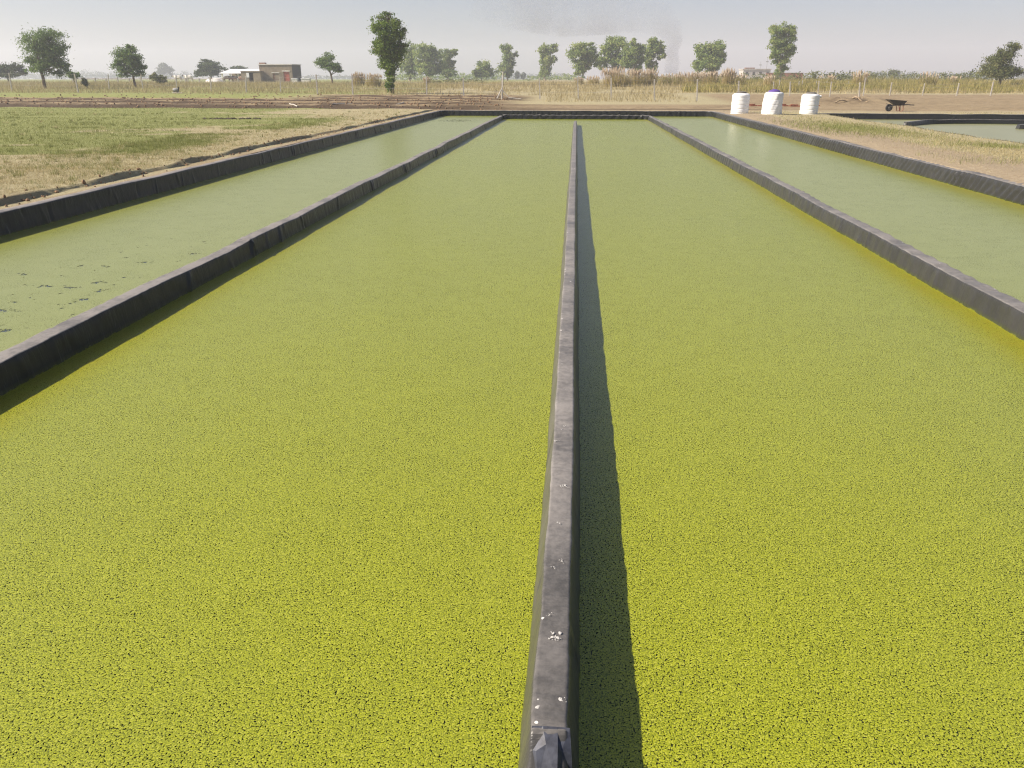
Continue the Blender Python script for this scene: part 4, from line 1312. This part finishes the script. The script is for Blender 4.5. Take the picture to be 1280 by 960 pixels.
wall_with_openings('front_wall', xl, xr, 0, HT, .3, [(dx0, dx1, 0, dz1), (wx0, wx1, wz0, wz1)], M_MUD, hs_o)
sw = box('side_wall', (xr - .3, xr, .302, dep, 0, HT), M_DARKWALL, hs_o); sw['label'] = 'side wall with its shade painted in as a dark colour'
box('side_wall', (xl, xl + .3, .302, dep, 0, HT), M_MUD, hs_o)
box('back_wall', (xl + .302, xr - .302, dep - .3, dep, 0, HT), M_MUD, hs_o)
rf = box('roof', (xl - .12, xr + .14, -.12, dep + .1, HT + .002, HT + .16), M_WHITEWASH, hs_o)
box('water_drum_stand', (xl - .3, xl + .9, 1.0, 2.0, HT + .165, HT + .45), M_BROWN, rf)
d = box('door', (dx0 + .003, dx1 - .003, .12, .18, 0.02, dz1 - .003), M_RED, hs_o); d['label'] = 'red painted metal door'
box('door_panel', (dx0 + .15, (dx0 + dx1) / 2 - .05, .10, .118, .3, dz1 - .2), M_RED, d)
box('door_panel', ((dx0 + dx1) / 2 + .05, dx1 - .15, .10, .118, .3, dz1 - .2), M_RED, d)
box('lintel', (dx0 - .25, dx1 + .2, -.06, -.003, dz1 + .02, dz1 + .2), M_WHITEWASH, hs_o)
w_ = box('window', (wx0 + .003, wx1 - .003, .1, .16, wz0 + .003, wz1 - .003), M_BROWN, hs_o); w_['label'] = 'shuttered brown window'
for k in range(3):
    xa = wx0 + .08 + k * (wx1 - wx0 - .1) / 3
    box('shutter_board', (xa, xa + (wx1 - wx0 - .16) / 3, .075, .098, wz0 + .06, wz1 - .06), M_MUD if k else M_BROWN, w_)
box('lintel', (wx0 - .2, wx1 + .2, -.05, -.003, wz1 + .02, wz1 + .16), M_WHITEWASH, hs_o)

# lower wing
YW = 163.5
wl0, wl1 = wx(302, YW), wx(326.5, YW)
zgw = tz1(wl0, YW) - .15
wg = thing('mud_outbuilding', 'low mud outbuilding with a dark doorway joined to the house on its left', 'building', ((wl0 + wl1) / 2, YW, zgw))
cxw = (wl0 + wl1) / 2
hw = wz(315, 89.5, YW) - zgw
o0, o1 = wx(311.5, YW) - cxw, wx(317, YW) - cxw
oz0, oz1 = wz(313, 101, YW) - zgw, wz(313, 90.8, YW) - zgw
wall_with_openings('front_wall', wl0 - cxw, wl1 - cxw, 0, hw, .28, [(o0, o1, .01, oz1)], M_MUD, wg)
box('back_wall', (wl0 - cxw, wl1 - cxw, 3.2, 3.45, 0, hw), M_HOLE, wg)
box('side_wall', (wl0 - cxw, wl0 - cxw + .25, .282, 3.198, 0, hw), M_MUD, wg)
box('side_wall', (wl1 - cxw - .25, wl1 - cxw, .282, 3.198, 0, hw), M_MUD, wg)
box('roof', (wl0 - cxw - .1, wl1 - cxw + .05, -.1, 3.55, hw + .003, hw + .12), M_MUD, wg)
box('hanging_cloth', (o0 - .45, o0 + .1, -.05, -.02, oz1 * .55, oz1 - .05), M_SHEET, wg)

# long white-roofed shed behind
YS = 185.0
s0, s1 = wx(277, YS), wx(329, YS)
zgs = tz1(s0, YS) - .1
cs = (s0 + s1) / 2
sh = thing('open_shed', 'long low cattle shed with bright white sheet roof behind the outbuilding', 'shed', (cs, YS, zgs))
he = wz(300, 92.0, YS) - zgs; hr = wz(300, 86.5, YS) - zgs
bm = bmesh.new()
A_ = [(s0 - cs - .3, -.4, he), (s1 - cs + .3, -.4, he), (s1 - cs + .3, 4.5, hr), (s0 - cs - .3 + 1.0, 4.5, hr)]
lo = [bm.verts.new(p) for p in A_]; hi = [bm.verts.new((p[0], p[1], p[2] + .08)) for p in A_]
bm.faces.new(hi); bm.faces.new(lo[::-1])
for k in range(4): bm.faces.new((lo[k], lo[(k + 1) % 4], hi[(k + 1) % 4], hi[k]))
obj_bm('roof', bm, M_SHEET, sh)
for k in range(6):
    xa = s0 - cs + .1 + k * (s1 - s0 - .35) / 5
    box('pillar', (xa, xa + .25, 0, .25, 0, he - .02), M_WHITEWASH, sh)
box('back_wall', (s0 - cs + .8, s1 - cs, 4.0, 4.25, 0, hr - .12), M_MUD, sh)

# white water trough blocks by the house
for (pxa, pxb, pya, pyb, YY, lab) in ((364.5, 371, 98, 104, 158, 'white concrete block beside the dark house wall, nearer the door'), (376.5, 387, 97.5, 103, 160, 'long low white wall stub right of the house')):
    xa, xb = wx(pxa, YY), wx(pxb, YY); zb = tz1(xa, YY) - .1
    o = thing('white_block', lab, 'block', ((xa + xb) / 2, YY, zb))
    hb = (xb - xa) / 2; ht = wz(pxa, pya, YY) - zb
    box('base', (-hb, hb, 0, .8, 0, ht - .18), M_WHITEWASH, o)
    box('coping', (-hb - .06, hb + .06, -.06, .86, ht - .177, ht), M_SHEET, o, bev=.02)

# far white building on the right with a brick wall
YB = 330.0
a0, a1 = wx(928, YB), wx(962, YB)
zb = tz1(a0, YB) - .2
t = thing('pale_building', 'low pale building far behind the tanks with a brown box on its roof', 'building', ((a0 + a1) / 2, YB, zb))
hb = (a1 - a0) / 2; hh_ = wz(940, 87.0, YB) - zb
box('wall', (-hb, hb, 0, 8, 0, hh_), M_PALEWALL, t)
rf = box('roof', (-hb - .3, hb + .3, -.3, 8.3, hh_ + .003, hh_ + .3), M_PALEWALL, t)
box('roof_tank', (-hb + .9, -hb + 4.6, 1, 3, hh_ + .305, hh_ + .75), M_BROWN, rf, bev=.1)
for k in range(4):
    xa = -hb + 1.0 + k * (2 * hb - 2.6) / 3
    box('window', (xa, xa + .9, -.04, -.003, hh_ - 1.9, hh_ - .8), M_HOLE, t)
YK = 260.0
a0, a1 = wx(957, YK), wx(1003, YK); zb = tz1(a0, YK) - .2
t = thing('brick_wall', 'long low reddish brick wall under the tall narrow eucalyptus', 'wall', ((a0 + a1) / 2, YK, zb))
hb = (a1 - a0) / 2; hh_ = wz(980, 91.5, YK) - zb
box('wall_panel', (-hb, hb, 0, .35, 0, hh_), M_BRICK, t)
box('coping', (-hb - .05, hb + .05, -.05, .4, hh_ + .003, hh_ + .15), M_MUD, t)
for px, top_, lab in ((949, 77, 'thin far mast above the far pale building, left one'), (957, 72, 'thin far mast above the far pale building, right one')):
    p = at(px, 96, 340); p.z = tz1(p.x, 340)
    H = wz(px, top_, 340) - p.z
    t = thing('mast', lab, 'mast', p)
    V, F = tube_np([(0, 0, -.2), (0, 0, H * .5), (0, 0, H)], [.09, .07, .04], 6)
    mesh_np('pole', V, F, M_RIM, t)
    box('antenna', (-.5, .5, -.05, .05, H * .8, H * .84), M_RIM, t)

# white heap
b = at(268, 96, 172); b.z = tz1(b.x, 172)
t = thing('white_heap', 'low whitish heap under a sheet between cattle and shed', 'heap', b)
nx_, ny_ = 40, 16
uu, vv = np.meshgrid(np.linspace(-1, 1, nx_), np.linspace(-1, 1, ny_))
hz = np.clip(1 - uu ** 2 - vv ** 2, 0, 1) ** .6 * .95 * (.65 + .7 * fbm(uu * 2.2 + 4, vv * 2.2, 3)) - .05
V = np.stack([uu * 2.2, vv * 1.3, hz], -1).reshape(-1, 3)
i = np.arange(ny_ - 1)[:, None]; j = np.arange(nx_ - 1)[None, :]; a = i * nx_ + j
mesh_np('sheet', V, np.stack([a, a + 1, a + 1 + nx_, a + nx_], -1).reshape(-1, 4), M_WHITEWASH, t, smooth=True)


# ------------------------------------------------------------------ cattle (tiny in the photograph)
def skin_obj(name, verts, edges, radii, mat, parent, root=0, sub=1):
    me = bpy.data.meshes.new(name); me.from_pydata(verts, edges, [])
    o = link(name, me, mat, parent)
    md = o.modifiers.new('skin', 'SKIN'); md.use_smooth_shade = True
    if sub:
        s2 = o.modifiers.new('sub', 'SUBSURF'); s2.levels = sub; s2.render_levels = sub
    sv = me.skin_vertices[0].data if me.skin_vertices else None
    if sv is None:
        return o
    for k, r_ in enumerate(radii):
        sv[k].radius = r_ if isinstance(r_, tuple) else (r_, r_)
    sv[root].use_root = True
    return o


def cow(px, py, Y, face, label, hide, head_hide, s=1.0, grazing=False):
    b = at(px, py, Y); b.z = tz1(b.x, Y)
    t = thing('cow', label, 'cow', b, rz=0 if face > 0 else math.pi, group='cattle at the paddock')
    hz_ = .62 if grazing else 1.28
    body = [(0, 0, 1.02), (.45, 0, 1.05), (.72, 0, 1.12), (-.45, 0, 1.05), (-.72, 0, 1.1),
            (.95, 0, 1.2 if not grazing else .98), (1.15, 0, hz_),
            (1.42, 0, hz_ - .14),
            (.5, .19, .68), (.52, .2, .36), (.5, .2, .02), (.5, -.19, .68), (.42, -.2, .36), (.4, -.2, .02),
            (-.58, .19, .78), (-.68, .2, .44), (-.6, .2, .02), (-.58, -.19, .78), (-.74, -.2, .42), (-.7, -.2, .02),
            (-.86, 0, 1.02), (-.9, 0, .6)]
    ed = [(0, 1), (1, 2), (0, 3), (3, 4), (2, 5), (5, 6), (6, 7), (1, 8), (8, 9), (9, 10), (1, 11), (11, 12), (12, 13), (3, 14), (14, 15), (15, 16), (3, 17), (17, 18), (18, 19), (4, 20), (20, 21)]
    rd = [(.31, .36), (.30, .37), (.2, .25), (.29, .34), (.2, .22), (.15, .19), .14, .08, .13, .065, .06, .13, .065, .06, .15, .075, .06, .15, .075, .06, .05, .03]
    skin_obj('body', [tuple(c_ * s for c_ in v) for v in body], ed, [tuple(c_ * s for c_ in q_) if isinstance(q_, tuple) else q_ * s for q_ in rd], hide, t)
    hd = skin_obj('head', [tuple(c_ * s for c_ in v) for v in [(1.08, 0, hz_ + .03), (1.25, 0, hz_ - .04), (1.45, 0, hz_ - .16)]], [(0, 1), (1, 2)], [.15 * s, .15 * s, .09 * s], head_hide, t, sub=2)
    for s_ in (-1, 1):
        V, F = tube_np(np.array([(1.1, .1 * s_, hz_ + .12), (1.12, .2 * s_, hz_ + .2), (1.16, .2 * s_, hz_ + .3)]) * s, np.array([.03, .022, .006]) * s, 6)
        mesh_np('horn', V, F, M_HIDE_D, hd)
        V, F = tube_np(np.array([(1.08, .12 * s_, hz_ + .06), (1.05, .24 * s_, hz_ + .05), (1.04, .32 * s_, hz_ + .0)]) * s, np.array([.03, .05, .01]) * s, 6)
        mesh_np('ear', V, F, head_hide, hd)
    return t


cow(222.5, 98, 172, -1, 'white cow with a dark head facing left, leftmost of the cattle', M_HIDE_W, M_HIDE_D)
cow(236, 98, 175, -1, 'white cow with dark head just right of the leftmost cow', M_HIDE_W, M_HIDE_D, 1.05)
cow(284, 98, 176, 1, 'dark cow at the left end of the white-roofed shed', M_HIDE_D, M_HIDE_D, .95, True)
cow(293, 98, 178, -1, 'dark cow under the white-roofed shed with head lowered', M_HIDE_D, M_HIDE_D, .95, True)
cow(302, 98, 181, 1, 'brownish cow standing deepest under the white-roofed shed', M_BROWN, M_BROWN, .9)

# ------------------------------------------------------------------ small things on the ground
# low row of loose bricks behind the tanks
b = on_ground(985, 133); bz = b.z
t = thing('brick_row', 'low row of loose red bricks lying behind the tanks', 'bricks', b)
xa, xb = on_ground(934, 132.6).x - b.x, on_ground(1022, 132.6).x - b.x
bm = bmesh.new(); bm_box(bm, -.115, .115, -.055, .055, 0, .075, bev=.006)
brick_me = bpy.data.meshes.new('brick'); bm.to_mesh(brick_me); bm.free(); brick_me.materials.append(M_BRICK)
for lay in range(2):
    x = xa + lay * .12
    while x < xb:
        if random.random() < (.93 if lay == 0 else .55):
            o = bpy.data.objects.new('brick', brick_me); COL.objects.link(o); o.parent = t
            yy = random.uniform(-.06, .06)
            o.location = (x, yy, tz1(b.x + x, b.y + yy) - bz - .008 + lay * .077 + .002)
            o.rotation_euler = (0, 0, random.uniform(-.12, .12))
        x += .25

# branches on the soil heap
for (pxa, pya, pxb, pyb, lab) in ((1044, 129.5, 1072, 124.5, 'pale dead branch lying on the soil heap, longer one'), (1066, 123.5, 1086, 128.5, 'dark dead branch sloping down the soil heap')):
    p, q = on_ground(pxa, pya), on_ground(pxb, pyb)
    t = thing('dead_branch', lab, 'branch', p)
    d = q - p
    P = [d * u + Vector((0, random.uniform(-.05, .05), .05 + .12 * math.sin(u * 7))) for u in np.linspace(0, 1, 8)]
    V, F = tube_np(P, np.linspace(.05, .02, 8), 7)
    mesh_np('stem', V, F, M_DEAD, t, smooth=True)
    for k in range(4):
        u = random.uniform(.25, .85); s_ = d * u + Vector((0, 0, .1))
        V, F = tube_np([s_, s_ + Vector((random.uniform(-.3, .5), random.uniform(-.3, .3), random.uniform(.05, .35)))], [.02, .006], 5)
        mesh_np('twig', V, F, M_DEAD, t)
# pale stick on the ploughed strip
for (pxa, pya, pxb, pyb, lab) in ((362, 130.5, 372, 134.5, 'short pale stick on the ploughed soil left of the tall leafy tree'), (415, 131, 505, 129, 'long pale pole lying on ploughed soil below the tall leafy tree')):
    p, q = on_ground(pxa, pya), on_ground(pxb, pyb)
    P = [p.lerp(q, u) for u in np.linspace(0, 1, 9)]
    P = [Vector((v.x, v.y, tz1(v.x, v.y) + .035)) - p for v in P]
    V, F = tube_np(P, .04, 7)
    o = mesh_np('wooden_pole', V, F, M_CONC, smooth=True); o.location = p
    tag(o, lab, 'pole')
# grey pump by the left fence
b = on_ground(220.5, 116.5)
t = thing('water_pump', 'small grey pump-like machine by the left fence', 'pump', b)
V, F = tube_np([(-.26, 0, .3), (-.1, 0, .3), (.12, 0, .3), (.26, 0, .3)], [.17, .21, .21, .16], 14)
mesh_np('motor', V, F, M_RIM, t, smooth=True)
box('foot', (-.3, .3, -.15, .15, -.03, .1), M_BLACKMETAL, t, bev=.01)
V, F = tube_np([(.2, 0, .3), (.3, 0, .45), (.32, 0, .62)], [.06, .06, .06], 10)
mesh_np('outlet', V, F, M_BLACKMETAL, t, smooth=True)
V, F = tube_np([(-.35, -.1, .04), (.2, -.35, .03), (.8, -.3, .03)], .04, 8)
mesh_np('hose', V, F, M_CONC, t, smooth=True)
# manure / dark clods patch left of the pond
p = onz(290, 151.5)
bm = bmesh.new()
for k in range(60):
    u = random.uniform(-1, 1)
    xx, yy = p.x + u * 1.25, p.y + random.gauss(0, .18) + u * .25
    r_ = random.uniform(.03, .09)
    v = bmesh.ops.create_icosphere(bm, subdivisions=1, radius=r_)['verts']
    zz = tz1(xx, yy)
    for q_ in v: q_.co = Vector((q_.co.x * random.uniform(1, 1.5) + xx, q_.co.y + yy, q_.co.z * .7 + zz + r_ * .2))
o = obj_bm('dark_clods', bm, simple_mat('wet_dark_soil', (0.05, 0.038, 0.028), .9, .3, 9))
tag(o, 'patch of dark clods on the left field', 'clods', kind='stuff')
# clods over the ploughed strips and spoil
n = 2600
x, y, z = scatter_view(n * 6, -40, 640, 121, 141)
m, _ = tilled(x, y); k = m > .6
x, y, z = x[k][:n], y[k][:n], z[k][:n]
ico = bmesh.new(); bmesh.ops.create_icosphere(ico, subdivisions=1, radius=1)
IV = np.array([v.co[:] for v in ico.verts]); ico.verts.ensure_lookup_table()
IF = np.array([[v.index for v in f.verts] for f in ico.faces]); ico.free()
s_ = rng.uniform(.02, .075, len(x))
V = IV[None] * (s_[:, None, None] * rng.uniform(.6, 1.4, (len(x), 1, 3))) * rng.uniform(.8, 1.2, (len(x), 42 if len(IV) == 42 else len(IV), 1)) + np.stack([x, y, z + s_ * .3], -1)[:, None, :]
F = (IF[None] + (np.arange(len(x)) * len(IV))[:, None, None]).reshape(-1, 3)
o = mesh_np('soil_clods', V.reshape(-1, 3), F, simple_mat('ploughed_clods', (0.20, 0.125, 0.07), .95, .35, 5))
tag(o, 'loose brown clods over the ploughed strips', 'clods', kind='stuff')
# small clods along the soil step of the left bank
n = 260
yy = rng.uniform(10, 44, n); xx = XL_OUT - .52 + rng.normal(0, .1, n)
zz = tz(xx, yy); s_ = rng.uniform(.008, .035, n)
V = IV[None] * (s_[:, None, None] * rng.uniform(.6, 1.4, (n, 1, 3))) + np.stack([xx, yy, zz + s_ * .3], -1)[:, None, :]
F = (IF[None] + (np.arange(n) * len(IV))[:, None, None]).reshape(-1, 3)
o = mesh_np('soil_clods', V.reshape(-1, 3), F, bpy.data.materials['ploughed_clods'])
tag(o, 'crumbled soil edge along the left bank liner', 'clods', kind='stuff')

# ------------------------------------------------------------------ smoke and haze
def vol_mat(name, dens, col, noise=None):
    t = NT(name)
    pv = t.n('ShaderNodeVolumePrincipled')
    pv.inputs['Color'].default_value = (*col, 1)
    pv.inputs['Density'].default_value = dens
    pv.inputs['Anisotropy'].default_value = .2
    if noise:
        P = t.pos()
        nz = t.noise(t.scaled(P, (1, 1, .8)), noise, 5, .6, .5)
        sz = t.n('ShaderNodeSeparateXYZ'); t.l(P, sz.inputs[0])
        fall = t.ss(sz.outputs[2], 6.0, 30.0, 1.0, .16)          # thins as it spreads
        t.l(t.math('MULTIPLY', t.math('MULTIPLY', t.ss(nz, .30, .70), fall), dens), pv.inputs['Density'])
    t.l(pv.outputs[0], t.out.inputs['Volume'])
    return t.m


YM = 380.0
SP = [(838, 92, 9), (841, 78, 10), (839, 66, 9), (843, 52, 11), (838, 38, 15), (826, 24, 20), (800, 12, 27), (760, 8, 33), (700, 6, 38), (640, 0, 34), (590, -4, 26)]
P = [at(a_, b_, YM) for a_, b_, _ in SP]
V, F = tube_np(P, [c_ * YM / 1070 for _, _, c_ in SP], 14)
n = 14
V = V[:-2]
m_ = len(SP)
tri = [tuple(range(n))[::-1], tuple((m_ - 1) * n + k for k in range(n))]
me = bpy.data.meshes.new('smoke')
me.from_pydata([tuple(v) for v in V], [], [tuple(f) for f in F] + tri)
o = link('smoke', me, vol_mat('smoke_volume', .12, (.40, .41, .45), .055))
tag(o, 'thin grey smoke column rising behind the grass clumps and drifting left', 'smoke', kind='stuff')

hz = box('haze', (-1600, 1600, -60, 1800, -3.0, 62), None)
hz.data.materials.append(vol_mat('haze_air', .00082, (.81, .84, .95)))
tag(hz, 'pale hazy air over the fields', 'haze', kind='stuff')
